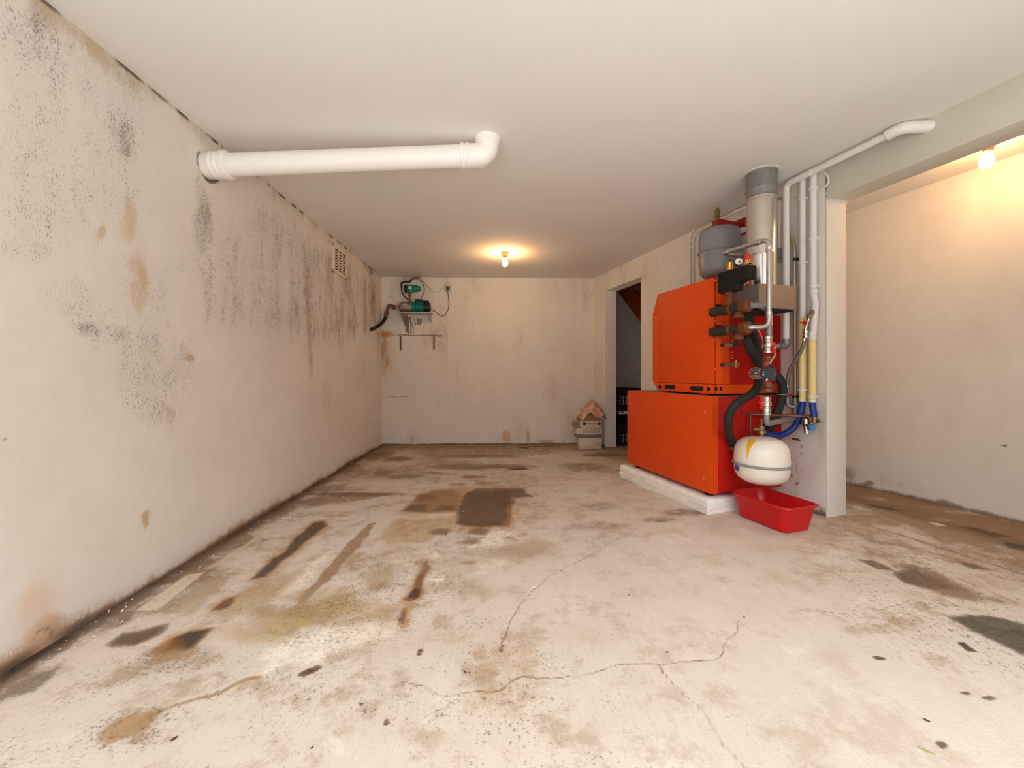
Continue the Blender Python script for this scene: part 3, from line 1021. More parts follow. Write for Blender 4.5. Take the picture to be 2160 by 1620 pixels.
bc.mo = np.clip(0.10 + nb * 0.7, 0, 0.45)
bc.mould(bw(860, 690), 0.25, 0.3, 0.3)
BP = np.stack([LC.x + BX.x * TB, LC.y + BX.y * TB, ZB], -1)
wall_back = grid_object('wall_back', BP, bc, M['plaster'], solid=0.12)

# ---- right wall with its doorway and wide opening -----------------
UB = -2.995
T = 0.16
DU0, DU1, DZ = -2.70, -1.925, 1.985
g = 0.011
ru = np.concatenate([np.arange(UB, DU0, g), [DU0], np.arange(DU0 + g, DU1, g), [DU1], np.arange(DU1 + g, 0, g), [0.0]])
rz = np.concatenate([np.arange(-0.02, DZ, g), [DZ], np.arange(DZ + g, CEIL + 0.02, g)])
RU, RZ = np.meshgrid(ru, rz)
rc = Canvas(RU, RZ, 35, 0.03, 8)
nr = fbm(RU * 4, RZ * 2, 150)
rc.over((176, 160, 146), 0.35 * np.clip(nr * 3 + 0.1, 0, 1))
zfl = 0.05 * sstv((J.x + D.x * RU - 0.1) / 1.8) * sstv((5.0 - (J.y + D.y * RU)) / 2.6)
rc.over((96, 80, 64), 0.75 * np.clip(1 - (RZ - zfl + nr * 0.05) / 0.03, 0, 1))


def rw(px, py):
    p = at_v(px, py, 0)
    q = uvz(p)
    return (q[0], q[2])


for px, py, r0, al in ((1693, 940, 0.012, .6), (1670, 968, 0.02, .5), (1680, 1022, 0.012, .7), (1730, 1070, 0.03, .5), (1735, 1090, 0.04, .6), (1672, 1000, .015, .4)):
    rc.blob(rw(px, py), r0, r0, (98, 84, 76), al)
rc.line([rw(1690, 955), rw(1683, 970), rw(1681, 1000)], 0.002, (110, 94, 84), 0.6, 0.006)
rc.mo = np.clip(0.05 + nr * 0.5, 0, 0.4)
for px, py in ((1675, 965), (1680, 1000), (1738, 1080)):
    rc.mould(rw(px, py), 0.07, 0.1, 0.55)
RP = np.stack([J.x + D.x * RU, J.y + D.y * RU, RZ], -1)
um = (RU[:-1, :-1] + RU[1:, 1:]) / 2
zm = (RZ[:-1, :-1] + RZ[1:, 1:]) / 2
skip = (um > DU0) & (um < DU1) & (zm < DZ)
wall_right = grid_object('wall_right', RP, rc, M['plaster'], faces_skip=skip, solid=T)
# lintel over the wide opening, with the plaster rounding in its corner
mb = MB()
mb.uvz(0.0, 3.02, -T, 0.0, 2.0, CEIL + 0.03, 0.006)
mb.prism([W(0.0, -0.001, 2.002), W(0.03, -0.001, 2.002), W(0.014, -0.001, 1.996), W(0.007, -0.001, 1.988), W(0.0, -0.001, 1.965)], N * -(T - 0.002))
tag(mb.build('trim_1', M['beam_shaded']), kind='structure')
# white plaster facing of the jamb
mb = MB()
mb.uvz(-0.004, 0.006, -T - 0.002, 0.0, -0.02, 2.0, 0.003)
tag(mb.build('trim_2', M['plaster_plain']), kind='structure')
# grey reveal of the doorway
mb = MB()
mb.uvz(DU0, DU0 + 0.006, -T, -0.004, -0.01, DZ, 0.0)
mb.uvz(DU0, DU1, -T, -0.004, DZ - 0.006, DZ, 0.0)
tag(mb.build('trim_3', M['grey_wall']), kind='structure')

# ---- side room, closet, front wall, ceiling -----------------------
SF0, SF1 = Vector((2.70, 3.24, 0)), Vector((3.0, 2.333, 0))
SD = (SF1 - SF0).normalized()
SN = Vector((SD.y, -SD.x, 0))                   # into the side room
a, b = SF0 - SD * 0.75, SF0 + SD * 4.1
ts = np.arange(0, 4.85, 0.012)
zs = np.arange(-0.02, 2.28, 0.012)
TS, ZS = np.meshgrid(ts, zs)
sc = Canvas(TS, ZS, 45, 0.03, 8)
ns = fbm(TS * 4, ZS * 2, 170)
sc.over((170, 150, 128), 0.3 * np.clip(ns * 3, 0, 1))
sfl = 0.05
sc.over((112, 84, 56), 0.75 * np.clip(1 - (ZS - sfl + ns * 0.05) / 0.03, 0, 1))
sc.over((130, 130, 130), 0.45 * np.clip(1 - np.abs(ZS - 0.13 + ns * 0.1) / 0.09, 0, 1) * np.clip(ns * 4 + 0.4, 0, 1))


def sw(px, py):
    p = hit(px, py, SF0, SN)
    return ((p - a).dot(SD), p.z)


sc.blob(sw(2124, 943), 0.012, 0.010, (120, 82, 40), 0.85)
sc.blob(sw(1832, 1016), 0.05, 0.02, (110, 112, 118), 0.6)
sc.blob(sw(1998, 1058), 0.05, 0.02, (116, 116, 120), 0.5)
sc.mo = np.clip(0.05 + ns * 0.5, 0, 0.35)
sc.mo = np.maximum(sc.mo, 0.5 * np.clip(1 - np.abs(ZS - 0.11) / 0.07, 0, 1) * np.clip(ns * 4 + 0.3, 0, 1))
SP = np.stack([a.x + SD.x * TS, a.y + SD.y * TS, ZS], -1)
wall_side = grid_object('wall_side', SP, sc, M['plaster'], solid=0.12)
# end wall of the side room
mb = MB()
e0, e1 = W(-0.78, -T, 0), a + SD * 0.02
q = (e1 - e0).normalized()
mb.frame_box((e0 + e1) / 2 + Z * 1.12 + Vector((0, 0.05, 0)), (q, Vector((-q.y, q.x, 0)), Z), ((e1 - e0).length / 2 + 0.05, 0.05, 1.16), 0)
tag(mb.build('wall_far', M['side_plaster']), kind='structure')

# closet under the stairs
mb = MB()
mb.uvz(-3.76, -3.66, -1.35, -T, -0.02, 2.85)
mb.uvz(-3.76, -0.84, -1.45, -1.35, -0.02, 2.85)
mb.uvz(-0.94, -0.84, -1.35, -T, -0.02, 2.85)
mb.uvz(-3.76, -0.84, -1.45, 0.0, 2.85, 2.95)
mb.uvz(-3.76, -0.84, -T, -T + 0.05, CEIL + 0.03, 2.85)
mb.uvz(-3.76, -3.0, -T, -T + 0.05, -0.02, CEIL + 0.04)
tag(mb.build('wall_closet', M['grey_wall']), kind='structure')

# front wall around the open garage door (behind the viewpoint)
YF = 0.30
mb = MB()
mb.box((-1.54, YF, 1.1), 0.10, 0.12, 2.24)
mb.box((3.15, YF, 1.1), 1.80, 0.12, 2.24)
mb.box((0.38, YF, 2.15), 3.74, 0.12, 0.14)
tag(mb.build('wall_front', M['plaster_plain']), kind='structure')

mb = MB()
lo = LC + LW * (-LEN - 0.75)
mb.prism([Vector((lo.x - 0.06, lo.y, CEIL)), Vector((LC.x - 0.06, LC.y + 0.06, CEIL)), Vector((1.15, 5.40, CEIL)), W(UB, -T * 0.5, CEIL), W(3.4, -T * 0.5, CEIL)], Z * 0.1)
mb.prism([W(-0.9, -T * 0.4, CEIL + 0.03), W(3.4, -T * 0.4, CEIL + 0.03), b - SN * 0.06 + Z * (CEIL + 0.03), a - SN * 0.06 + Z * (CEIL + 0.03)], Z * 0.1)
tag(mb.build('ceiling', M['ceiling']), kind='structure')

# ------------------------------------------------------------------ drain pipe under the ceiling
pa = at_left(437, 350, 0.0)
pb = Vector((-0.133, 2.152, 2.112))
ax = (pb - pa).normalized()
t = thing('drain_pipe', 'thick white plastic drain pipe crossing under the ceiling from the left wall', 'pipe', pa)
mb = MB()
mb.tube([pa + ax * 0.06, pb - ax * 0.11], 0.0575, 28)
mb.build('pipe', M['pvc'], t)
mb = MB()
mb.lathe(pa - ax * 0.06, ax, [(0.0, 0), (0.066, 0), (0.066, 0.10), (0.069, 0.105), (0.066, 0.112), (0.066, 0.125), (0.069, 0.13), (0.066, 0.138), (0.066, 0.15), (0.072, 0.155), (0.072, 0.175), (0.064, 0.182), (0.0575, 0.182)], 28)
mb.build('wall_collar', M['pvc'], t)
mb = MB()
P = fillet([pb - ax * 0.13, pb, Vector((pb.x, pb.y, CEIL + 0.03))], 0.085, 10)
mb.tube(P, 0.0600, 28)
mb.lathe(pb - ax * 0.142, ax, [(0.0575, 0), (0.066, 0.002), (0.066, 0.014), (0.061, 0.02), (0.061, 0.03), (0.065, 0.033), (0.065, 0.045), (0.06, 0.05)], 28)
mb.build('elbow', M['pvc'], t)
mb = MB()
mb.lathe(Vector((pb.x, pb.y, CEIL - 0.026)), Z, [(0.0600, 0), (0.067, 0.002), (0.067, 0.022), (0.071, 0.030)], 28)
mb.build('ceiling_collar', M['pvc'], t)


# ------------------------------------------------------------------ bulbs
def lamp(base, label, mat, tilt, s=1.0):
    ax = Vector((tilt[0], tilt[1], -1)).normalized()
    t = thing('bulb_lamp', label, 'light bulb', base)
    mb = MB()
    mb.lathe(base, ax, [(0.0, 0.0), (0.040, 0.0), (0.042, 0.006), (0.036, 0.014), (0.026, 0.026), (0.022, 0.030), (0.022, 0.055), (0.0, 0.056)], 24)
    mb.build('lamp_holder', M['lamp_base'], t)
    mb = MB()
    mb.lathe(base, ax, [(0.0, 0.05), (0.016, 0.052), (0.018, 0.066), (0.024, 0.082), (0.0295, 0.100), (0.031, 0.112), (0.029, 0.126), (0.022, 0.138), (0.012, 0.144), (0.0, 0.146)], 24)
    mb.build('glass_bulb', mat, t)
    return t


lamp(at_z(1065, 533, CEIL), 'bare lit bulb in a holder on the ceiling near the back wall', M['bulb'], (0, 0))
lamp(at_z(2086, 300, CEIL + 0.03), 'bare lit bulb in the side room beyond the wide opening', M['bulb_side'], (-0.12, 0.0))

# ------------------------------------------------------------------ vent grille on the left wall
c0 = [at_left(*q, 0.0) for q in ((700, 513), (730, 532), (731, 590), (703, 575))]
vt = lambda p: (p - LC).dot(LW)
t0, t1 = vt(c0[0]), vt(c0[1])
z0 = (c0[2].z + c0[3].z) / 2
z1 = (c0[0].z + c0[1].z) / 2 - 0.005
lp = lambda tt, off, z: LC + LW * tt + LN * off + Z * z
t = thing('vent_grille', 'cream slotted air vent high on the mouldy left wall', 'vent', lp((t0 + t1) / 2, 0, z0))
mb = MB()
fw = 0.028
for (x0, x1, za, zc) in ((t0, t0 + fw * 1.4, z0, z1), (t1 - fw, t1, z0, z1), (t0, t1, z0, z0 + fw), (t0, t1, z1 - fw, z1)):
    mb.frame_box(lp((x0 + x1) / 2, 0.008, (za + zc) / 2), (LW, LN, Z), (abs(x1 - x0) / 2, 0.008, (zc - za) / 2), 0.002)
mb.build('frame', M['vent'], t)
mb = MB()
ix0, ix1, iz0, iz1 = t0 + fw * 1.4, t1 - fw, z0 + fw, z1 - fw
nrow = 8
for k in range(nrow + 1):
    zz = iz0 + (iz1 - iz0) * k / nrow
    mb.frame_box(lp((ix0 + ix1) / 2, 0.007, zz), (LW, LN, Z), ((ix1 - ix0) / 2, 0.005, (iz1 - iz0) / nrow * 0.2), 0)
for k in (1, 2):
    xx = ix0 + (ix1 - ix0) * k / 3
    mb.frame_box(lp(xx, 0.0075, (iz0 + iz1) / 2), (LW, LN, Z), (0.008, 0.005, (iz1 - iz0) / 2), 0)
mb.build('slats', M['vent'], t)
mb = MB()
mb.frame_box(lp((ix0 + ix1) / 2, 0.0015, (iz0 + iz1) / 2), (LW, LN, Z), ((ix1 - ix0) / 2, 0.001, (iz1 - iz0) / 2), 0)
mb.build('duct_opening', M['dark_gap'], t)

# ------------------------------------------------------------------ water pump on the back wall
sx = lambda px, py, off: at_back(px, py, off)
q0, q1 = sx(841, 660, 0.14), sx(909, 660, 0.14)
zs0 = q0.z
cmid = (q0 + q1) / 2
t = thing('wall_shelf', 'small grey metal shelf on the back wall carrying the green pump', 'shelf', cmid)
mb = MB()
wx = (q1 - q0).length / 2
mb.frame_box(LC + BX * (cmid - LC).dot(BX) + BN * 0.10 + Z * (zs0 + 0.003), (BX, BN, Z), (wx, 0.10, 0.003), 0.001)
mb.frame_box(LC + BX * (cmid - LC).dot(BX) + BN * 0.197 + Z * (zs0 - 0.007), (BX, BN, Z), (wx, 0.003, 0.010), 0.001)
mb.build('board', M['shelf'], t)
for s in (-0.85, 0.9):
    mb = MB()
    c = LC + BX * ((cmid - LC).dot(BX) + wx * s)
    mb.prism([c + Z * zs0, c + BN * 0.18 + Z * zs0, c + BN * 0.17 + Z * (zs0 - 0.012), c + BN * 0.012 + Z * (zs0 - 0.11), c + Z * (zs0 - 0.11)], BX * 0.004)
    mb.build('bracket', M['shelf'], t)

axp = BX
zc = zs0 + 0.006 + 0.072
yo = 0.10
bp = lambda px: LC + BX * (sx(px, 643, yo) - LC).dot(BX) + BN * yo + Z * zc
e = (bp(910) - bp(841)).length
t = thing('water_pump', 'green and steel horizontal water pump lying on the wall shelf', 'pump', bp(841) - Z * 0.078)
x_ = lambda px: (bp(px) - bp(841)).dot(BX)
mb = MB()
mb.lathe(bp(841), BX, [(0.0, x_(841)), (0.03, x_(841)), (0.055, 0.012), (0.068, 0.03), (0.070, 0.045), (0.070, x_(869)), (0.0, x_(869))], 28)
mb.build('barrel', M['steel_dark'], t)
mb = MB()
mb.lathe(bp(841), BX, [(0.0, x_(869)), (0.072, x_(869)), (0.072, x_(876)), (0.058, x_(877)), (0.058, x_(895)), (0.0, x_(895))], 28)
for k in range(20):
    an = 2 * math.pi * k / 20
    n1 = BN * math.cos(an) + Z * math.sin(an)
    t1_ = BN * -math.sin(an) + Z * math.cos(an)
    mb.frame_box(bp(886) + n1 * 0.062, (BX, t1_, n1), ((x_(895) - x_(877)) / 2, 0.002, 0.008), 0)
mb.build('motor', M['teal'], t)
mb = MB()
mb.lathe(bp(841), BX, [(0.0, x_(895)), (0.066, x_(895)), (0.066, x_(903)), (0.060, x_(906)), (0.035, x_(908)), (0.0, x_(908))], 28)
mb.build('fan_cover', M['black'], t)
mb = MB()
mb.frame_box(bp(884) + Z * 0.078, (BX, BN, Z), (0.045, 0.04, 0.022), 0.005)
mb.frame_box(bp(898) + Z * 0.066, (BX, BN, Z), (0.04, 0.03, 0.018), 0.005)
mb.build('terminal_box', M['black'], t)
mb = MB()
mb.frame_box(bp(884) + Z * 0.055, (BX, BN, Z), (0.043, 0.038, 0.012), 0.003)
mb.build('terminal_base', M['teal'], t)
mb = MB()
mb.frame_box(bp(874) - Z * 0.070, (BX, BN, Z), (0.04, 0.06, 0.006), 0.002)
mb.build('foot', M['teal'], t)
mb = MB()
mb.frame_box(bp(857) + BN * 0.069 + Z * 0.02, (BX, (BN * 0.3 - Z * 0.95).normalized(), (BN * 0.95 + Z * 0.3).normalized()), (0.030, 0.016, 0.002), 0.0)
mb.build('rating_plate', M['shelf'], t)
mb = MB()
mb.tube([bp(841) - BX * 0.04, bp(841) + BX * 0.005], 0.014, 16)
mb.build('inlet_stub', M['silver'], t)

# suction line: brown elbow and black hose leaving through the left wall
t = thing('suction_hose', 'black hose with rusty brown elbow running from the pump into the left wall', 'hose', sx(818, 660, 0.1) - Z * 0.1)
s1 = bp(841) - BX * 0.03
s2 = Vector(sx(820, 643, yo))
s3 = Vector(sx(817, 656, yo))
mb = MB()
mb.tube([s1, s2, s3, Vector(sx(814.5, 664, yo))], 0.020, 14, fil=0.03)
mb.lathe(s1 - BX * 0.055, BX, [(0.02, 0), (0.026, 0.0), (0.026, 0.018), (0.021, 0.02), (0.021, 0.032), (0.026, 0.034), (0.026, 0.05), (0.0, 0.052)], 12)
mb.build('elbow', M['bronze'], t)
mb = MB()
l0 = at_left(782, 694, 0.0)
mb.tube([Vector(sx(815, 662, yo)), Vector(sx(812, 672, yo)), Vector(sx(804, 683, yo)) - BN * 0.0, l0 + LN * 0.02 + Vector((0, 0.01, 0)), l0 - LN * 0.03], 0.021, 14, smooth_path=True)
mb.build('hose', M['rubber'], t)
mb = MB()
qd = (Vector(sx(812, 672, yo)) - Vector(sx(816, 660, yo))).normalized()
mb.lathe(Vector(sx(816, 659, yo)), qd, [(0.022, 0), (0.027, 0.002), (0.027, 0.025), (0.024, 0.027), (0.027, 0.03), (0.027, 0.055), (0.0, 0.056)], 14)
mb.build('coupling', M['bronze'], t)

# pressure controller above the pump
pcx = lambda px, py, off=0.10: Vector(sx(px, py, off))
t = thing('pressure_controller', 'green pump controller with round gauge mounted above the horizontal pump', 'pump controller', pcx(866, 622))
mb = MB()
c1, c2 = pcx(859, 609), pcx(888, 610)
mb.frame_box((pcx(859, 603) + pcx(872, 616)) / 2, (BX, BN, Z), (0.043, 0.035, 0.048), 0.008)
mb.tube([pcx(868, 609), pcx(880, 609), pcx(886, 609.5)], [0.044, 0.042, 0.030], 20)
mb.lathe(pcx(886, 609.5), BX, [(0.030, 0), (0.028, 0.006), (0.018, 0.011), (0.0, 0.013)], 20)
mb.build('housing', M['teal'], t)
mb = MB()
mb.lathe(pcx(854, 609), BX, [(0.0, 0), (0.045, 0), (0.052, 0.004), (0.052, 0.03), (0.045, 0.034), (0.0, 0.034)], 20)
mb.build('diaphragm_head', M['black'], t)
mb = MB()
mb.lathe(pcx(865, 607, 0.135), BN, [(0.0, 0), (0.020, 0), (0.020, 0.008), (0.017, 0.010), (0.0, 0.010)], 20)
gd = mb.build('gauge', M['white'], t)
mb = MB()
mb.frame_box(pcx(865, 606.5, 0.1465), ((BX + Z).normalized(), BN, (Z - BX).normalized()), (0.010, 0.0008, 0.0012), 0)
mb.build('needle', M['ink_red'], gd)
mb = MB()
mb.tube([pcx(864, 618), pcx(864.5, 636)], 0.014, 12)
mb.lathe(pcx(864.2, 620), -Z, [(0.014, 0), (0.020, 0), (0.020, 0.02), (0.014, 0.02)], 6)
mb.build('riser', M['bronze'], t)
mb = MB()
mb.tube([pcx(847, 606), pcx(847, 596), pcx(866, 594), pcx(868, 588)], 0.013, 12, fil=0.015)
mb.build('manifold', M['iron'], t)
mb = MB()
mb.box(pcx(853, 588), 0.035, 0.04, 0.035, 0.004)
mb.build('switch_box', M['shelf'], t)
for nm, lab, pts, r, m in (
        ('flexible_hose', 'grey braided hose looping from the pump controller down its right side', [(868, 589), (880, 588), (890, 595), (895, 608), (893, 620), (888, 628)], 0.007, 'braid'),
        ('flexible_hose', 'short dark hose curving down the left side of the pump controller', [(847, 600), (847, 612), (851, 622), (858, 630), (864, 634)], 0.008, 'rubber')):
    mb = MB()
    mb.tube([pcx(*q, 0.13) for q in pts], r, 10, smooth_path=True)
    tag(mb.build(nm, M[m]), lab, 'hose')

# socket, plug, cords
t = thing('wall_socket', 'square grey power socket on the back wall right of the pump', 'socket', at_back(944, 615, 0))
mb = MB()
c = at_back(945, 608.5, 0.012)
mb.frame_box(c, (BX, BN, Z), (0.038, 0.012, 0.038), 0.004)
mb.build('faceplate', M['socket'], t)
mb = MB()
mb.lathe(at_back(945, 608, 0.024), BN, [(0.022, 0), (0.022, 0.002), (0.0, 0.002)], 18)
mb.build('outlet', M['socket'], t)
t = thing('power_cord', 'black plug and cord sagging from the wall socket to the pump', 'cord', at_back(935, 660, 0.03))
mb = MB()
mb.lathe(at_back(944.5, 608, 0.027), BN, [(0.0, 0), (0.019, 0), (0.019, 0.02), (0.012, 0.03), (0.0, 0.031)], 18)
mb.build('plug', M['black'], t)
mb = MB()
mb.tube([at_back(944.5, 609, 0.045), at_back(945, 620, 0.03), at_back(947, 638, 0.012), at_back(945, 654, 0.012), at_back(936, 666, 0.012), at_back(927, 664, 0.03), at_back(918, 657, 0.06), at_back(910, 653, 0.09), at_back(907, 650, 0.10)], 0.004, 8, smooth_path=True)
mb.build('cable', M['black'], t)
mb = MB()
mb.tube([at_back(885, 584, 0.04), at_back(893, 593, 0.01), at_back(903, 605, 0.01), at_back(916, 617.5, 0.01), at_back(927, 613, 0.01), at_back(935, 606, 0.01), at_back(939, 599, 0.01), at_back(945, 597, 0.01), at_back(950, 600, 0.01)], 0.0028, 6, smooth_path=True)
tag(mb.build('thin_cable', M['cable_grey']), 'thin beige cable drooping between the pump controller and the socket', 'cable')
mb = MB()
mb.tube([at_back(944, 583, 0.02), at_back(943, 590, 0.012), at_back(944.5, 602, 0.012)], 0.006, 8)
mb.lathe(at_back(944, 585, 0.014), -Z, [(0.006, 0), (0.012, 0.0), (0.012, 0.02), (0.006, 0.02)], 8)
tag(mb.build('conduit', M['white_pipe']), 'short white conduit coming down from the ceiling to the wall socket', 'conduit')
# pipe going into the ceiling behind the controller
mb = MB()
mb.tube([pcx(868, 588), pcx(875, 586), pcx(886, 585), Vector(sx(888, 583, 0.1)) + Z * 0.06], 0.012, 10, fil=0.015)
tag(mb.build('outlet_pipe', M['brass_old']), 'short brass outlet pipe rising from the pump controller into the ceiling', 'pipe')

# ------------------------------------------------------------------ boxes at the back right corner
bxo = LC + BX * 0 + Z * 0


def carton(name, label, px0, px1, z0, z1, off0, depth, mat, rot=0.0, cat='box', group=None):
    p0, p1 = at_back(px0, 900, off0), at_back(px1, 900, off0)
    cx = ((p0 + p1) / 2 - LC).dot(BX)
    half = (p1 - p0).length / 2
    cc = LC + BX * cx + BN * (off0 - depth / 2)
    t = thing(name, label, cat, cc + Z * z0, group)
    ax1 = (BX * math.cos(rot) + BN * math.sin(rot))
    ax2 = (BN * math.cos(rot) - BX * math.sin(rot))
    mb = MB()
    mb.frame_box(cc + Z * (z0 + z1) / 2, (ax1, ax2, Z), (half, depth / 2, (z1 - z0) / 2), 0.003)
    mb.build('carton', mat, t)
    return t, cc, half, ax1, ax2


OFF = 0.42
zz = lambda py: H + (HOR - py) * (at_back(1240, 940, OFF).y) / F
g_ = 'tile boxes in the back corner'
zA, zB_, zC, zD, zE, zG = 0.0, zz(924), zz(917.5), zz(903), zz(888), zz(879)
t, cc, hf, a1, a2 = carton('tile_box', 'worn white tile box lowest in the corner stack, standing on the floor', 1223, 1270, 0.0, zB_, OFF, 0.22, M['card'], 0.03, group=g_)
mb = MB()
for k in range(9):
    mb.frame_box(cc + a1 * (hf * 0.45 + 0.012 * k) + a2 * 0.1112 + Z * (0.05 + 0.02 * (k % 2)), (a1, a2, Z), (0.0022, 0.0006, 0.007 + 0.004 * (k % 3)), 0)
mb.build('print', M['ink_pale'], t)
t, cc, hf, a1, a2 = carton('tile_stack', 'thin loose grey tiles between the bottom box and the blue printed box', 1218, 1268, zB_ + 0.001, zC, OFF - 0.01, 0.2, M['card_grey'], 0.0, 'tiles', g_)
t, cc, hf, a1, a2 = carton('tile_box', 'white tile box with blue stripes and printed table in the corner stack', 1216, 1270, zC + 0.001, zD, OFF, 0.22, M['card'], -0.02, group=g_)
hz = (zD - zC)
for zq, w0, w1 in ((0.06, -0.95, -0.45), (0.06, 0.7, 0.98), (0.95, 0.5, 0.98)):
    mb = MB()
    mb.frame_box(cc + a1 * (hf * (w0 + w1) / 2) + a2 * 0.1106 + Z * (zC + hz * zq + 0.004), (a1, a2, Z), (hf * (w1 - w0) / 2, 0.0008, 0.005), 0)
    mb.build('blue_stripe', M['card_blue'], t)
mb = MB()
zm_ = (zC + zD) / 2
for x0, x1, zq0, zq1 in ((-0.45, 0.75, -0.36, -0.34), (-0.45, 0.75, 0.36, 0.38), (-0.45, -0.435, -0.35, 0.37), (0.735, 0.75, -0.35, 0.37), (0.1, 0.112, 0, 0.37), (-0.45, 0.75, 0.0, 0.015),
                         (-0.3, -0.1, 0.16, 0.2), (0.25, 0.6, 0.24, 0.27), (0.25, 0.6, 0.14, 0.17), (-0.35, -0.2, -0.2, -0.16), (0.0, 0.1, -0.2, -0.16), (0.3, 0.6, -0.2, -0.17)):
    mb.frame_box(cc + a1 * (hf * (x0 + x1) / 2) + a2 * 0.1106 + Z * (zm_ + hz * (zq0 + zq1) / 2), (a1, a2, Z), (hf * (x1 - x0) / 2, 0.0006, max(0.0008, hz * (zq1 - zq0) / 2)), 0)
mb.build('print', M['ink'], t)
t, cc, hf, a1, a2 = carton('tile_box', 'cream tile box with dark and red round emblems in the corner stack', 1224, 1269, zD + 0.001, zE, OFF, 0.22, M['card'], 0.0, group=g_)
zm_ = (zD + zE) / 2 + 0.008
text_obj('lettering', 'CERAMIC', 0.034, cc + a1 * (hf * 0.14) + a2 * 0.1108 + Z * zm_, a1, Z, M['ink'], t, 0.0003)
for s_, m_ in ((-0.62, 'ink'), (0.80, 'ink_red')):
    mb = MB()
    mb.lathe(cc + a1 * (hf * s_) + a2 * 0.110 + Z * (zm_ + 0.003), a2, [(0.0, 0.0), (0.022, 0.0), (0.022, 0.0012), (0.0, 0.0012)], 18)
    mb.build('emblem', M[m_], t)
t, cc, hf, a1, a2 = carton('brown_box', 'opened brown cardboard box on top of the corner stack, under pink plastic', 1222, 1266, zE + 0.001, zG + 0.02, OFF - 0.01, 0.2, M['card_brown'], 0.04, group=g_)
mb = MB()
f1 = cc - a1 * hf + Z * (zG + 0.015)
for p in ([f1 + a2 * 0.10, f1 - a1 * 0.06 + a2 * 0.14 - Z * 0.04, f1 - a1 * 0.05 + a2 * 0.04 + Z * 0.05, f1 + a1 * 0.05 + a2 * 0.04 + Z * 0.06],):
    mb.prism(p, Vector((0.002, 0.004, 0.001)))
mb.build('flap', M['card'], t)
mb = MB()
f2 = cc - a1 * hf + Z * (zD + 0.01)
mb.prism([f2 + a2 * 0.11 + Z * 0.07, f2 - a1 * 0.085 + a2 * 0.12 + Z * 0.08, f2 - a1 * 0.085 + a2 * 0.10 + Z * 0.02, f2 - a1 * 0.04 + a2 * 0.11 - Z * 0.02, f2 + a1 * 0.0 + a2 * 0.12 - Z * 0.01], a2 * -0.004 + Z * 0.002)
mb.build('torn_flap', M['card_brown'], t)
# pink plastic sheet draped on the top: crumpled height field
bm = bmesh.new()
nu, nv_ = 26, 18
rr = np.random.default_rng(4)
vtx = {}
topz = zG + 0.022
apex = zz(845) - topz
for i in range(nu):
    for j in range(nv_):
        s_, q_ = i / (nu - 1), j / (nv_ - 1)
        x = -0.14 + 0.36 * s_
        y = -0.10 + 0.23 * q_
        r1 = max(0.0, 1 - abs((x - 0.055) / 0.15) ** 1.2)
        r2 = max(0.0, 1 - abs((q_ - 0.35) / 0.75) ** 1.5)
        h = 0.012 + apex * r1 * r2
        if q_ > 0.8:
            h -= (q_ - 0.8) * 0.35 * (0.5 + 0.5 * math.sin(s_ * 12)) + 0.01
        if s_ > 0.9 and q_ > 0.3:
            h -= (s_ - 0.9) * 0.75
        h += 0.010 * (rr.random() - 0.5) + 0.008 * math.sin(i * 1.3 + j * 0.7)
        vtx[i, j] = bm.verts.new(cc + a1 * x + a2 * y + Z * (topz + max(h, -0.07)))
for i in range(nu - 1):
    for j in range(nv_ - 1):
        bm.faces.new((vtx[i, j], vtx[i + 1, j], vtx[i + 1, j + 1], vtx[i, j + 1]))
mb = MB()
mb.add(bm)
o = mb.build('plastic_sheet', M['bag'], None, 180)
md = o.modifiers.new('thickness', 'SOLIDIFY')
md.thickness = 0.0012
tag(o, 'crumpled translucent pink plastic sheet draped over the corner box stack', 'plastic sheet')

# ------------------------------------------------------------------ closet under the stairs: crates and stair
def crate(label, u0, w0, z0, h=0.245, du=0.28, dw=0.38, white=False):
    t = thing('bottle_crate', label, 'crate', W(u0 - du / 2, -(w0 + dw / 2), z0), 'crates in the stair closet')
    mb = MB()
    u1, w1 = u0 - du, w0 + dw
    th = 0.012
    for (ua, ub, wa, wb, za, zb_) in ((u1, u0, w0, w1, z0, z0 + 0.03), (u0 - th, u0, w0, w1, z0 + h * 0.62, z0 + h), (u1, u1 + th, w0, w1, z0, z0 + h), (u1, u0, w0, w0 + th, z0 + h * 0.62, z0 + h),
                                      (u1, u0, w1 - th, w1, z0, z0 + h)):
        mb.uvz(ua, ub, -wb, -wa, za, zb_ - 0.002, 0.002)
    for k in range(9):
        wk = w0 + 0.006 + (dw - 0.012) * k / 8
        mb.uvz(u0 - th, u0, -wk - 0.005, -wk + 0.005, z0 + 0.02, z0 + h * 0.64, 0)
    for k in range(6):
        uk = u1 + 0.006 + (du - 0.012) * k / 5
        mb.uvz(uk - 0.005, uk + 0.005, -w0 - th, -w0, z0 + 0.02, z0 + h * 0.64, 0)
    for k in range(1, 4):
        zk = z0 + 0.03 + (h * 0.6) * k / 4
        mb.uvz(u0 - th, u0, -w1, -w0, zk - 0.004, zk + 0.004, 0)
        mb.uvz(u1, u0, -w0 - th, -w0, zk - 0.004, zk + 0.004, 0)
    mb.build('crate_body', M['crate'], t)
    if white:
        mb = MB()
        mb.uvz(u1 + 0.03, u0 - 0.02, -w1 + 0.03, -w0 - 0.08, z0 + 0.032, z0 + h * 0.75, 0.004)
        mb.build('contents', M['card'], t)
    return t


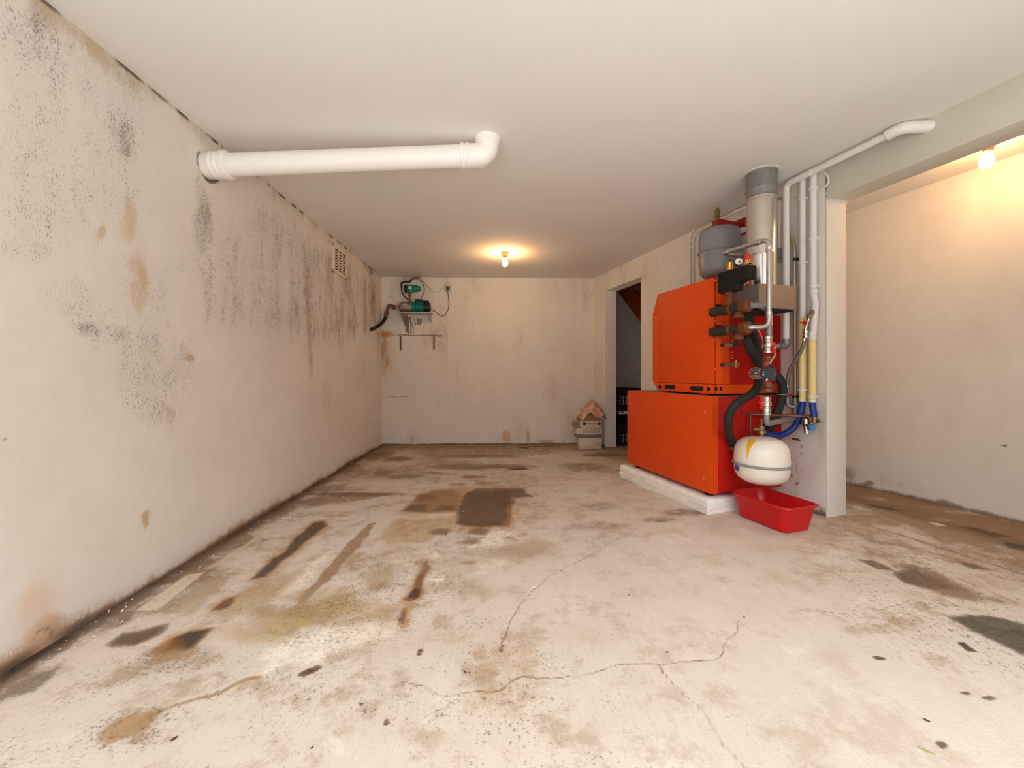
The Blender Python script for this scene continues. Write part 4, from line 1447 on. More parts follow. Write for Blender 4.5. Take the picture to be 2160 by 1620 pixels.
for k in range(3):
    crate(('black lattice crate on the closet floor, lowest of the front stack',
           'black lattice crate in the middle of the front closet stack',
           'black lattice crate on top of the front closet stack')[k], -2.75, 0.225, 0.004 + 0.246 * k, white=(k != 1))
for k in range(3):
    crate(('black crate on the closet floor behind, lowest of the rear stack',
           'black crate in the middle of the rear closet stack',
           'black crate on top of the rear closet stack')[k], -3.06, 0.18, 0.004 + 0.246 * k, white=(k == 2))
t = thing('label_card', 'white paper label on the middle crate in the stair closet', 'label', W(-2.748, -0.33, 0.44))
mb = MB()
mb.uvz(-2.7495, -2.7475, -0.45, -0.235, 0.405, 0.445, 0)
mb.build('paper', M['white'], t)
mb = MB()
mb.uvz(-2.7474, -2.7470, -0.31, -0.255, 0.425, 0.437, 0)
mb.build('print', M['ink'], t)

# wooden stair seen from below
t = thing('wooden_stair', 'varnished wooden staircase rising above the closet behind the doorway', 'staircase', W(-2.3, -0.8, 1.5))
VS = -0.62
A1, A2 = at_v(1302, 614, VS), at_v(1352, 682, VS)
dr = (A2 - A1).normalized()
up = Vector((0, 0, 1)) - dr * dr.z
up.normalize()
A0 = A1 - dr * 0.15
A3 = A2 + dr * ((0.10 - A2.z) / dr.z)
mb = MB()
mb.prism([A0, A3, A3 + up * 0.24, A0 + up * 0.24], N * -0.045, 0.004)
mb.build('stringer', M['wood'], t)
mb = MB()
B0, B3 = A0 - N * 0.55, A3 - N * 0.55
mb.prism([B0, B3, B3 + up * 0.24, B0 + up * 0.24], N * -0.045, 0.004)
mb.build('stringer', M['wood'], t)
L = (A3 - A0).length
hd = Vector((dr.x, dr.y, 0)).normalized()
for k in range(11):
    p = A0 + dr * (L * (k + 0.5) / 11) + up * 0.15
    mb = MB()
    mb.frame_box(p - N * 0.30, (hd, -N, Z), (0.12, 0.25, 0.018), 0.003)
    mb.build('tread', M['wood'], t)

# ------------------------------------------------------------------ concrete slab under the boiler
ZT = 0.128
bm2 = bmesh.new()
bmesh.ops.create_cube(bm2, size=1.0)
bmesh.ops.subdivide_edges(bm2, edges=bm2.edges[:], cuts=15, use_grid_fill=True)
vn = VN(77)
U0, U1, V0, V1 = -1.30, -0.272, 0.02, 0.64
for v in bm2.verts:
    x, y, z = v.co
    uu = (U0 + U1) / 2 + x * (U1 - U0)
    vv = (V0 + V1) / 2 + y * (V1 - V0)
    base = W(uu, vv, 0)
    zb0 = zf(base.x, base.y) - 0.004
    f = lambda a, b, c: float(vn(np.array(a * 40.0 + 7), np.array(b * 40.0 + c * 23))) - 0.5
    ex = 0.010 * f(uu, vv, z) * (1 if abs(x) > 0.49 or abs(y) > 0.49 else 0)
    if abs(y) > 0.49:
        vv += math.copysign(1, y) * (ex - 0.012 * max(0, z * 2) ** 4 - 0.014 * max(0, -z * 2) ** 3 * (0.5 + f(uu * 0.4, 0, 1)))
    if abs(x) > 0.49:
        uu += math.copysign(1, x) * (ex - 0.012 * max(0, z * 2) ** 4)
    zz_ = zb0 + (ZT - zb0) * (z + 0.5) + (0.004 * f(uu, vv, 0) if z > 0.49 else 0)
    v.co = W(uu, vv, zz_)
mb = MB()
mb.add(bm2)
tag(mb.build('concrete_slab', M['slab'], None, 60), 'rough white concrete slab on the floor carrying the orange heater', 'slab')

# ------------------------------------------------------------------ lower orange unit (hot water tank)
t = thing('hot_water_tank', 'wide orange lower heater cabinet standing on the concrete slab', 'water heater', W(-0.77, 0.30, ZT))
ZL0, ZL1 = 0.155, 0.785
mb = MB()
mb.uvz(-1.245, -0.288, 0.012, 0.574, ZL0 + 0.012, ZL1 - 0.004, 0.003)
mb.build('casing', M['red_panel'], t)
mb = MB()
mb.uvz(-1.255, -0.281, 0.574, 0.592, ZL0, ZL1, 0.003)
mb.uvz(-0.289, -0.281, 0.546, 0.590, ZL0, ZL1, 0.002)
mb.uvz(-1.255, -1.245, 0.012, 0.590, ZL0, ZL1, 0.002)
sp = mb.build('side_panel', M['orange'], t)
for px, py in ((1330, 851), (1486.5, 868), (1329, 958), (1485, 1009.5)):
    p = at_v(px, py, 0.592)
    mb = MB()
    mb.lathe(p, N, [(0.0055, 0), (0.0055, 0.002), (0.003, 0.003), (0, 0.003)], 12)
    mb.build('screw', M['screw'], sp)
mb = MB()
mb.uvz(-1.24, -0.29, 0.012, 0.572, ZL1 - 0.004, ZL1 + 0.002, 0.001)
mb.build('top_plate', M['hood'], t)
mb = MB()
mb.uvz(-0.288, -0.2835, 0.014, 0.545, ZL0 + 0.006, ZL1 - 0.006, 0.001)
rp = mb.build('rear_panel', M['red_panel'], t)
for px, py, r0 in ((1537, 1002, 0.022), (1574, 897, 0.022)):
    p = at_u(px, py, -0.2835)
    mb = MB()
    mb.lathe(p, D, [(r0 + 0.006, 0), (r0, 0.004), (r0 - 0.004, 0.001), (r0 * 0.5, 0.001), (r0 * 0.4, 0.003), (0, 0.003)], 24)
    mb.build('knockout', M['red_panel'], rp)
mb = MB()
for k, (wd, gap) in enumerate(((.06, 0), (.05, 0), (.045, 0), (.055, 0), (.03, 0), (.055, 0), (.05, 0), (.035, 0), (.06, 0), (.04, 0), (.05, 0), (.055, 0))):
    zz_ = ZL1 - 0.02 - k * 0.0155
    mb.uvz(-0.2836, -0.2830, 0.535 - wd, 0.535, zz_, zz_ + 0.004, 0)
mb.build('label_print', M['bracket_red'], rp)
for u in (-0.37, -1.17):
    for v in (0.10, 0.53):
        mb = MB()
        mb.lathe(W(u, v, ZT - 0.002), Z, [(0, 0), (0.030, 0), (0.030, 0.006), (0.014, 0.012), (0.012, 0.04), (0, 0.04)], 18)
        mb.build('foot', M['black'], t)

# ------------------------------------------------------------------ upper orange unit (boiler)
t = thing('boiler', 'orange upper boiler cabinet with sloped front resting on the lower one', 'boiler', W(-0.6, 0.3, ZL1))
UR = -0.290
prof = [(UR, 0.806), (UR, 1.325), (-0.41, 1.325), (-0.41, 1.545), (-0.858, 1.545), (-0.918, 1.40), (-0.918, 0.88), (-0.86, 0.806)]
mb = MB()
mb.prism([W(u, 0.555, z) for u, z in prof], N * -(0.555 - 0.012))
body = mb.build('casing', M['red_panel'], t)
vp0, vp1 = 0.555, 0.570
mb = MB()
mb.prism([W(u, vp1, z) for u, z in ((-0.286, 0.864), (-0.286, 1.552), (-0.858, 1.552), (-0.858, 0.864))], N * -(vp1 - vp0), 0.002)
mb.uvz(-0.292, -0.286, 0.445, 0.569, 0.864, 1.551, 0.001)
mb.uvz(-0.2895, -0.2835, 0.50, 0.535, 0.864, 1.551, 0.001)
sp = mb.build('side_panel', M['orange'], t)
mb = MB()
mb.prism([W(u, vp1, z) for u, z in ((-0.861, 1.552), (-0.861, 1.402), (-0.925, 1.402))], N * -(vp1 - vp0), 0.001)
mb.prism([W(u, vp1, z) for u, z in ((-0.861, 1.399), (-0.925, 1.399), (-0.925, 0.875), (-0.861, 0.80))], N * -(vp1 - vp0), 0.001)
mb.prism([W(u, vp1, z) for u, z in ((-0.921, 1.40), (-0.925, 1.40), (-0.861, 1.555), (-0.855, 1.552))], N * -(vp1 - 0.012))
mb.prism([W(u, vp1, z) for u, z in ((-0.921, 1.40), (-0.925, 1.40), (-0.925, 0.875), (-0.921, 0.875))], N * -(vp1 - 0.012))
mb.build('front_cover', M['orange'], t)
mb = MB()
mb.prism([W(u, vp1, z) for u, z in ((-0.286, 0.80), (-0.286, 0.861), (-0.858, 0.861), (-0.858, 0.80))], N * -(vp1 - vp0), 0.001)
mb.uvz(-0.292, -0.286, 0.02, 0.569, 0.80, 0.861, 0.001)
rail = mb.build('base_rail', M['orange'], t)
# openings of the rail
def pill(u0, u1, z0, z1, face_v):
    n = 8
    r = (z1 - z0) / 2
    pts = []
    for k in range(n + 1):
        an = -math.pi / 2 + math.pi * k / n
        pts.append(W(u1 - r + r * math.cos(an), face_v, (z0 + z1) / 2 + r * math.sin(an)))
    for k in range(n + 1):
        an = math.pi / 2 + math.pi * k / n
        pts.append(W(u0 + r + r * math.cos(an), face_v, (z0 + z1) / 2 + r * math.sin(an)))
    return pts


for x0, x1, ya, yb in ((1402, 1424.5, 812, 821), (1456, 1484, 814.5, 824), (1491, 1498, 816, 825), (1389, 1395, 812, 820)):
    p0, p1 = at_v(x0, (ya + yb) / 2, vp1), at_v(x1, (ya + yb) / 2, vp1)
    ua, ub = uvz(p0)[0], uvz(p1)[0]
    zc_ = (p0.z + p1.z) / 2
    hh = (yb - ya) / 2 * p0.y / F
    mb = MB()
    mb.prism(pill(ua, max(ub, ua + 2 * hh + 0.001), zc_ - hh, zc_ + hh, vp1 + 0.0006), N * -0.003)
    mb.build('vent_slot', M['dark_gap'], rail)
for px, py, r0 in ((1510.5, 820, 0.012),):
    p = at_u(px, py, -0.2855)
    mb = MB()
    mb.lathe(p, D, [(0.0, 0.0), (r0, 0.0), (r0, 0.001), (0.0, 0.001)], 18)
    mb.build('cable_hole', M['dark_gap'], rail)
p = at_u(1521, 820, -0.2855)
mb = MB()
mb.frame_box(p, (D, N, Z), (0.001, 0.009, 0.0125), 0)
mb.build('cable_hole', M['dark_gap'], rail)
# holes in the rear flange where the pipes come out
for py in (654, 698):
    p = at_u(1513.5, py, -0.2845)
    mb = MB()
    mb.frame_box(p - N * 0.014, (D, N, Z), (0.002, 0.026, 0.036), 0)
    mb.build('pipe_opening', M['dark_gap'], sp)
for py in (592, 677, 717, 779):
    p = at_u(1508.5, py, -0.286)
    mb = MB()
    mb.lathe(p, D, [(0.0045, 0), (0.0045, 0.002), (0, 0.0028)], 10)
    mb.build('screw', M['screw'], sp)
# terminal strip: two columns of small screws beside the flange
p0, p1 = at_u(1544, 684, -0.288), at_u(1544, 758, -0.288)
vs = uvz(p0)[1]
mb = MB()
mb.uvz(-0.2895, -0.286, vs - 0.012, vs + 0.012, p1.z, p0.z, 0.001)
tsn = mb.build('terminal_strip', M['red_panel'], t)
for k in range(12):
    zk = p0.z - 0.012 - (p0.z - p1.z - 0.02) * k / 11
    if k in (3, 4, 8):
        continue
    for dv in (-0.006, 0.006):
        mb = MB()
        mb.lathe(W(-0.286, vs + dv, zk), D, [(0.0036, 0), (0.0036, 0.002), (0, 0.0026)], 8)
        mb.build('screw', M['screw'], tsn)
for u, in ((-0.80,), (-0.40,)):
    mb = MB()
    mb.uvz(u - 0.03, u + 0.03, 0.50, 0.562, ZL1 + 0.0025, 0.801, 0.003)
    mb.build('foot', M['red_panel'], t)
for u in (-0.80, -0.40):
    mb = MB()
    mb.uvz(u - 0.03, u + 0.03, 0.03, 0.09, ZL1 + 0.0025, 0.805, 0.003)
    mb.build('foot', M['red_panel'], t)
mb = MB()
mb.uvz(-0.85, -0.31, 0.02, 0.545, 0.7885, 0.8045, 0)  # black filler block, the shade between the two cabinets given as colour
mb.build('gap_shade', M['dark_gap'], t)

# ------------------------------------------------------------------ flue hood and flue pipe
t = thing('flue_pipe', 'shiny steel flue rising from a tan sheet-metal hood to the ceiling', 'flue', W(-0.168, 0.3165, 1.322))
mb = MB()
mb.uvz(-0.40, -0.070, 0.149, 0.445, 1.330, 1.474, 0.003)
hood = mb.build('hood', M['hood'], t)
mb = MB()
mb.uvz(-0.283, -0.075, 0.4445, 0.4465, 1.333, 1.4715, 0.0005)
mb.build('hood_side_sheet', M['flue_dull'], hood)
mb = MB()
mb.uvz(-0.287, -0.085, 0.16, 0.435, 1.318, 1.332, 0.0)
mb.build('hood_opening', M['dark_gap'], hood)
fc0 = W(-0.168, 0.3165, 0)
fr = 0.083
mb = MB()
mb.lathe(fc0 + Z * 1.472, Z, [(fr, 0), (fr, 0.20), (fr + 0.0008, 0.205), (fr, 0.21), (fr, 0.55), (fr + 0.002, 0.552), (fr + 0.002, 0.566), (fr, 0.568), (fr, 0.575)], 48)
mb.build('lower_pipe', M['flue'], t)
mb = MB()
mb.lathe(fc0 + Z * 2.04, Z, [(fr - 0.004, 0), (fr + 0.004, 0.002), (fr + 0.004, 0.045), (fr + 0.0055, 0.05), (fr + 0.004, 0.055), (fr + 0.004, CEIL - 2.04 + 0.01)], 48)
mb.build('upper_pipe', M['flue_dull'], t)
mb = MB()
prof_ = []
mb.lathe(fc0 + Z * (CEIL - 0.004), Z, [(fr + 0.004, 0), (fr + 0.018, 0.001), (fr + 0.022, 0.006)], 30)
mb.build('plaster_ring', M['plaster_plain'], t)

# ------------------------------------------------------------------ grey expansion tank on its red bracket
GU, GV, GR = -0.634, 0.198, 0.144
gz0, gz1 = 1.640, 2.035
t = thing('expansion_tank', 'grey cylindrical expansion tank hanging behind the boiler', 'expansion tank', W(GU, GV, gz0))
mb = MB()
gh = gz1 - gz0
mb.lathe(W(GU, GV, gz0), Z, [(0, 0.0), (0.06, 0.004), (0.105, 0.018), (0.135, 0.045), (GR - 0.004, 0.08), (GR, 0.12), (GR, gh - 0.10), (GR - 0.004, gh - 0.065), (0.135, gh - 0.035), (0.10, gh - 0.014), (0.06, gh - 0.003), (0, gh)], 48)
tk = mb.build('vessel', M['tank_grey'], t, 60)
mb = MB()
mb.torus(W(GU, GV, gz0 + gh * 0.52), Z, GR + 0.002, 0.007, 48, 8)
mb.build('seam_band', M['tank_grey'], t)
t = thing('tank_bracket', 'dark red wall bracket holding the grey expansion tank by its top', 'bracket', W(GU, 0.02, gz1))
mb = MB()
mb.prism([W(GU - 0.03, 0.235, gz1 + 0.004), W(GU - 0.03, 0.0, gz1 - 0.02), W(GU - 0.03, 0.0, gz1 + 0.04), W(GU - 0.03, 0.235, gz1 + 0.052)], D * 0.06, 0.003)
mb.build('arm', M['bracket_red'], t)
mb = MB()
mb.uvz(GU - 0.05, GU + 0.05, 0.0, 0.008, gz1 - 0.05, gz1 + 0.08, 0.002)
mb.build('wall_plate', M['bracket_red'], t)
mb = MB()
p = W(GU, 0.215, gz1 + 0.05)
mb.lathe(p, Z, [(0, 0), (0.012, 0), (0.012, 0.02), (0.018, 0.022), (0.018, 0.075), (0.012, 0.08), (0.006, 0.095), (0, 0.096)], 16)
tag(mb.build('air_vent', M['brass_old']), 'dark brass air vent standing on the red tank bracket', 'valve')

# ------------------------------------------------------------------ safety group: black foam block with gauge, vent and valve
t = thing('safety_group', 'black foam-wrapped boiler safety group with gauge and brass valves', 'safety group', W(-0.152, 0.585, 1.36))
mb = MB()
mb.prism([W(u, 0.622, z) for u, z in ((-0.205, 1.426), (-0.078, 1.426), (-0.078, 1.462), (-0.04, 1.474), (0.012, 1.474), (0.012, 1.553), (-0.205, 1.553))], N * -0.072, 0.006)
mb.build('insulation', M['foam'], t)
mb = MB()
p = W(-0.148, 0.585, 1.552)
mb.lathe(p, Z, [(0, 0), (0.010, 0), (0.010, 0.008), (0.0165, 0.010), (0.0165, 0.048), (0.018, 0.050), (0.018, 0.056), (0.006, 0.058), (0, 0.058)], 18)
mb.build('air_vent', M['brass'], t)
mb = MB()
mb.lathe(p + Z * 0.058, Z, [(0.004, 0), (0.004, 0.008), (0.006, 0.010), (0.006, 0.016), (0, 0.017)], 10)
mb.build('vent_cap', M['black'], t)
gc = W(-0.075, 0.590, 1.594)
ga = (N * 0.55 + D * 0.75).normalized()
mb = MB()
mb.lathe(gc - ga * 0.024, ga, [(0, 0), (0.018, 0), (0.023, 0.004), (0.023, 0.026), (0.0205, 0.027), (0.0205, 0.024)], 24)
mb.tube([gc - ga * 0.012 - Z * 0.02, gc - ga * 0.012 - Z * 0.045], 0.007, 10)
gb = mb.build('gauge_case', M['black'], t)
mb = MB()
mb.lathe(gc + ga * 0.0006, ga, [(0, 0), (0.0205, 0), (0.0205, 0.0008), (0, 0.0008)], 24)
mb.build('gauge_face', M['white'], gb)
gx = Z.cross(ga).normalized()
mb = MB()
mb.frame_box(gc + ga * 0.002 + Z * 0.002, (gx, ga, Z), (0.004, 0.0005, 0.005), 0)
mb.frame_box(gc + ga * 0.002 - Z * 0.004 + gx * 0.004, (gx, ga, Z), (0.007, 0.0005, 0.003), 0)
mb.build('gauge_needle', M['red_plastic'], gb)
mb = MB()
p = W(-0.022, 0.585, 1.552)
mb.lathe(p, Z, [(0, 0), (0.012, 0), (0.012, 0.012), (0.016, 0.014), (0.016, 0.022), (0.011, 0.024), (0.011, 0.040), (0, 0.04)], 14)
mb.tube([p + Z * 0.018, p + Z * 0.018 + D * 0.028 + N * -0.01], 0.010, 12)
mb.build('safety_valve', M['brass'], t)
mb = MB()
mb.lathe(p + Z * 0.040, Z, [(0, 0), (0.0165, 0), (0.0165, 0.026), (0.015, 0.028), (0, 0.028)], 8)
mb.build('valve_cap', M['red_plastic'], t)
mb = MB()
mb.lathe(W(-0.150, 0.588, 1.428), -Z, [(0.022, 0), (0.026, 0.0), (0.026, 0.018), (0.020, 0.020), (0.020, 0.075), (0.019, 0.08)], 16)
mb.build('nipple', M['rust'], t)

# ------------------------------------------------------------------ supply and return stubs
def stub(name, label, z, v, uend=0.013):
    t = thing(name, label, 'pipe', W(-0.15, v, z))
    mb = MB()
    mb.tube([W(-0.29, v, z), W(-0.150, v, z)], 0.030, 18)
    mb.tube([W(-0.130, v, z), W(-0.068, v, z)], 0.0275, 18)
    mb.build('iron_body', M['iron'], t)
    mb = MB()
    mb.lathe(W(-0.152, v, z), D, [(0.0, 0), (0.032, 0.0), (0.034, 0.006), (0.034, 0.018), (0.030, 0.024), (0.0, 0.024)], 18)
    mb.lathe(W(-0.070, v, z), D, [(0.0, 0), (0.032, 0.0), (0.034, 0.004), (0.034, 0.022), (0.037, 0.024), (0.037, 0.058), (0.030, 0.062), (0.0, 0.062)], 8)
    mb.build('rusty_nut', M['rust'], t)
    mb = MB()
    mb.lathe(W(-0.095, v - 0.01, z - 0.02), -Z, [(0.022, 0), (0.022, 0.018), (0.028, 0.020), (0.028, 0.042), (0.022, 0.044), (0, 0.044)], 10)
    mb.build('branch_nut', M['rust'], t)
    return t


V1S = 0.583
stub('supply_stub', 'upper black iron pipe stub with rusty nuts leaving the boiler', 1.325, V1S)
stub('return_stub', 'lower black iron pipe stub with rusty nuts leaving the boiler', 1.198, V1S)
# small drain cocks under them
for py, lab in ((729, 'upper small grey drain cock below the return stub'), (770, 'lower small brass drain cock on the boiler back')):
    p0 = at_u(1521, py, -0.286)
    v0 = uvz(p0)[1]
    t = thing('drain_cock', lab, 'valve', W(-0.286, v0, p0.z - 0.01))
    mb = MB()
    mb.tube([W(-0.30, v0, p0.z), W(-0.22, v0, p0.z)], 0.0105, 12)
    mb.build('dark_stub', M['iron'], t)
    mb = MB()
    mb.tube([W(-0.245, v0, p0.z), W(-0.185, v0, p0.z)], 0.013, 12)
    mb.build('collar', M['grey_pipe'] if py < 740 else M['brass_old'], t)
    mb = MB()
    mb.tube([W(-0.19, v0, p0.z), W(-0.15, v0, p0.z)], 0.010, 10)
    mb.lathe(W(-0.168, v0, p0.z - 0.016), Z, [(0, 0), (0.012, 0), (0.012, 0.03), (0.007, 0.034), (0.007, 0.042), (0, 0.042)], 8)
    mb.build('cock', M['iron'] if py < 740 else M['brass_old'], t)


def pipe(name, label, pts, r, mat, fil=0.03, cat='pipe', seg=14, smooth_path=False, sleeves=(), sl_mat=None, parts_name='coupling'):
    """a pipe run as a thing: the run itself plus its couplings"""
    P = [Vector(p) for p in pts]
    lo = Vector((sum(p.x for p in P) / len(P), sum(p.y for p in P) / len(P), min(p.z for p in P)))
    t = thing(name, label, cat, lo)
    mb = MB()
    mb.tube(P, r, seg, fil=fil, smooth_path=smooth_path)
    mb.build('run' if cat == 'pipe' else cat, mat, t)
    for (c, ax, ln, rr) in sleeves:
        mb = MB()
        ax = Vector(ax).normalized()
        c = Vector(c)
        mb.lathe(c - ax * ln / 2, ax, [(r * 0.9, 0), (rr, 0.0), (rr, ln * 0.25), (rr * 0.94, ln * 0.3), (rr * 0.94, ln * 0.7), (rr, ln * 0.75), (rr, ln), (r * 0.9, ln)], 16)
        mb.build(parts_name, sl_mat or mat, t)
    return t


# ---- galvanised circuit in front
US = 0.034
s_top = at_u(1622, 500, US)
s_bot = at_u(1621, 691, US)
vS = uvz(at_u(1622, 600, US))[1]
zTop, zBot = 1.702, 1.198
e1 = W(US, vS, zTop)
e2 = W(-0.262, 0.531, zTop)
e3 = W(-0.275, 0.0, zTop - 0.005)
pipe('galvanised_pipe', 'shiny galvanised pipe zigzagging in front of the flue down to the return stub', [e3, e2, e1, W(US, vS, zBot), W(0.0, V1S - 0.004, zBot), W(-0.012, V1S, zBot)], 0.0135, M['silver'], 0.045,
     sleeves=((W(US, vS, zTop - 0.062), Z, 0.03, 0.0175), (W(US - 0.06, vS + 0.009, zTop), D, 0.03, 0.0175), (e2 + (e1 - e2) * 0.16, e1 - e2, 0.02, 0.0165), (W(US, vS, zBot + 0.07), Z, 0.035, 0.018)))
# supply elbow joining the vertical to the pump
vV = uvz(at_u(1622, 720, 0.0))[1]
pV = lambda py: Vector((at_u(1621.5, py, 0.0)))
pipe('galvanised_elbow', 'bent galvanised pipe leaving the upper stub towards the ball valve', [W(-0.012, V1S, 1.325), W(0.0, 0.50, 1.325), W(0.0, vV, 1.30), W(0.0, vV, 1.20), W(0.0, vV, 1.13)], 0.0165, M['grey_pipe'], 0.055,
     sleeves=((W(0.0, vV, 1.235), Z, 0.05, 0.020),), sl_mat=M['silver'])


def ball_valve(label, px, py0, py1, hx, hy, side):
    c = at_u(px, (py0 + py1) / 2, 0.0)
    q = uvz(c)
    z0_, z1_ = at_u(px, py1, 0.0).z, at_u(px, py0, 0.0).z
    t = thing('ball_valve', label, 'valve', W(0.0, q[1], z0_))
    h = z1_ - z0_
    mb = MB()
    mb.lathe(W(0.0, q[1], z0_), Z, [(0.018, 0), (0.024, 0.0), (0.024, h * .16), (0.021, h * .18), (0.021, h * .30), (0.026, h * .36), (0.027, h * .5), (0.026, h * .62), (0.021, h * .68), (0.021, h * .8), (0.024, h * .82), (0.024, h), (0.018, h)], 10)
    mb.build('valve_body', M['chrome'], t)
    hp = at_u(hx, hy, 0.02)
    hq = uvz(hp)
    mb = MB()
    mb.tube([W(0.0, q[1], hp.z), W(0.02, hq[1], hp.z)], 0.007, 10)
    mb.build('stem', M['chrome'], t)
    mb = MB()
    cc = W(0.024, hq[1], hp.z)
    mb.lathe(cc - D * 0.006, D, [(0, 0), (0.014, 0), (0.014, 0.012), (0, 0.012)], 14)
    mb.frame_box(cc + Z * 0.020, (D, N, Z), (0.004, 0.009, 0.016), 0.003)
    mb.frame_box(cc - Z * 0.020, (D, N, Z), (0.004, 0.009, 0.016), 0.003)
    hd = mb.build('handle', M['red_plastic'], t)
    mb = MB()
    mb.lathe(cc + D * 0.006, D, [(0.005, 0), (0.005, 0.003), (0, 0.003)], 8)
    mb.build('handle_screw', M['screw'], hd)
    return t


ball_valve('upper chrome ball valve with red handle above the red circulator', 1620, 709, 745, 1631, 734, 1)
ball_valve('lower chrome ball valve with red handle below the red circulator', 1617, 837, 866, 1605, 849, -1)

# ---- circulator (turned towards the middle of the garage)
cP = at_u(1619, 788, 0.0)
vP = uvz(cP)[1]
zP = cP.z
cP = W(0.0, vP, zP)
PA = Vector((-cP.x, -cP.y, 0)).normalized()      # the way the pump faces
PS = Vector((-PA.y, PA.x, 0))                    # its right-hand side
if PS.x < 0:
    PS = -PS


def at_f(px, py, off):
    return hit(px, py, cP + PA * off, PA)


t = thing('circulator_pump', 'red circulation pump with black control box between two ball valves', 'pump', W(0.0, vP, zP - 0.1))
mb = MB()
mb.tube([cP + Z * 0.088, cP + Z * 0.03], 0.020, 18)
mb.tube([cP - Z * 0.085, cP - Z * 0.03], 0.020, 18)
mb.lathe(cP - PA * 0.03, PA, [(0, 0), (0.036, 0), (0.044, 0.01), (0.044, 0.05), (0.038, 0.056), (0, 0.056)], 24)
dC = at_f(1594.5, 787, 0.0)
mb.lathe(dC, PA, [(0, 0), (0.030, 0), (0.0345, 0.008), (0.0345, 0.056), (0.033, 0.060), (0, 0.060)], 32)
mm = (cP + dC) / 2
mb.frame_box(Vector((mm.x, mm.y, zP)) + PA * 0.026, (PA, PS, Z), (0.024, (cP - dC).length / 2 + 0.004, 0.033), 0.003)
mb.build('housing', M['pump_red'], t)
mb = MB()
mb.lathe(dC + PA * 0.0595, PA, [(0, 0), (0.0295, 0), (0.0295, 0.003), (0.028, 0.004), (0, 0.004)], 32)
dial = mb.build('name_plate', M['black'], t)
dF = dC + PA * 0.0636
mb = MB()
mb.lathe(dF - PA * 0.0003, PA, [(0, 0), (0.0085, 0), (0.0085, 0.004), (0.007, 0.005), (0, 0.005)], 18)
mb.build('vent_screw', M['brass_old'], dial)
text_obj('lettering', 'GRUNDFOS', 0.0082, dF + PA * 0.0003 - Z * 0.0165, PS, Z, M['white'], dial, 0.0003)
mb = MB()
for k in range(9):
    an = R(-20 + 220 * k / 8)
    c = dF + PA * 0.0003 + PS * (0.020 * math.cos(an)) + Z * (0.002 + 0.020 * math.sin(an))
    mb.frame_box(c, (PS, PA, Z), (0.0024, 0.0004, 0.0016), 0)
mb.prism([dF - PS * 0.003 - Z * 0.0265, dF + PS * 0.004 - Z * 0.0265, dF + PS * 0.001 - Z * 0.0215], PA * 0.0006)
mb.build('plate_marks', M['cable_grey'], dial)
q0_, q1_ = at_f(1606.5, 774, 0.075), at_f(1636, 805, 0.075)
cc_ = (q0_ + q1_) / 2 - PA * 0.028
mb = MB()
mb.frame_box(cc_, (PA, PS, Z), (0.028, (q1_ - q0_).dot(PS) / 2, abs(q0_.z - q1_.z) / 2), 0.004)
cb = mb.build('control_box', M['black'], t)
for py in (785, 790.2):
    mb = MB()
    mb.lathe(at_f(1609.8, py, 0.0748), PA, [(0, 0), (0.0036, 0), (0.0036, 0.0014), (0, 0.0014)], 12)
    mb.build('indicator_light', M['white'], cb)
mb = MB()
mb.prism([at_f(1617.5, 797, 0.0751), at_f(1620.3, 800.5, 0.0751), at_f(1615, 804.3, 0.0751)], PA * 0.0006)
mb.build('arrow_mark', M['white'], cb)
p = at_f(1624.8, 774, 0.05)
mb = MB()
mb.lathe(p - Z * 0.004, Z, [(0, 0), (0.009, 0), (0.008, 0.012), (0.006, 0.02), (0, 0.02)], 12)
mb.build('cable_gland', M['black'], cb)
for py, hh in ((757, 0.03), (818, 0.05)):
    c = at_u(1619, py, 0.0)
    mb = MB()
    q = uvz(c)
    mb.lathe(W(0.0, q[1], c.z - hh / 2), Z, [(0.02, 0), (0.026, 0.0), (0.029, hh * .15), (0.029, hh * .45), (0.022, hh * .5), (0.026, hh * .6), (0.026, hh), (0.02, hh)], 8)
    mb.build('union_nut', M['bronze'], t)
pc_ = at_f(1624.8, 769.5, 0.05)
mb = MB()
mb.tube([pc_, at_f(1626, 763, 0.05), at_f(1632, 754, 0.04), at_u(1636, 746, 0.03), at_u(1634, 738, 0.0), at_u(1629, 726, -0.06)], 0.004, 8, smooth_path=True)
tag(mb.build('pump_cable', M['cable_grey']), 'short grey cable rising from the black pump control box', 'cable')
mb = MB()
mb.tube([at_u(1597, 694, -0.03), at_u(1604, 704, -0.03), at_u(1609, 718, -0.03), at_u(1609, 735, -0.03)], 0.0028, 8, smooth_path=True)
tag(mb.build('sensor_cable', M['cable_grey']), 'thin pale sensor cable hanging from the return stub past the ball valve', 'cable')

# lower leg: pipe below the lower valve turning to the wall
vL = uvz(at_u(1617, 870, 0.0))[1]
zl_ = at_u(1617, 894, 0.0).z
zt_ = at_u(1617, 862, 0.0).z
pw = at_v(1675, 884, 0.05)
uw = uvz(pw)[0]
pipe('galvanised_branch', 'matt grey pipe dropping below the lower ball valve and turning to the wall', [W(0.0, vL, zt_), W(0.0, vL, zl_), W(uw, 0.03, zl_ + 0.004)], 0.0165, M['grey_pipe'], 0.03,
     sleeves=((W(0.0, vL, zt_ - 0.02), Z, 0.03, 0.021),), sl_mat=M['silver'])

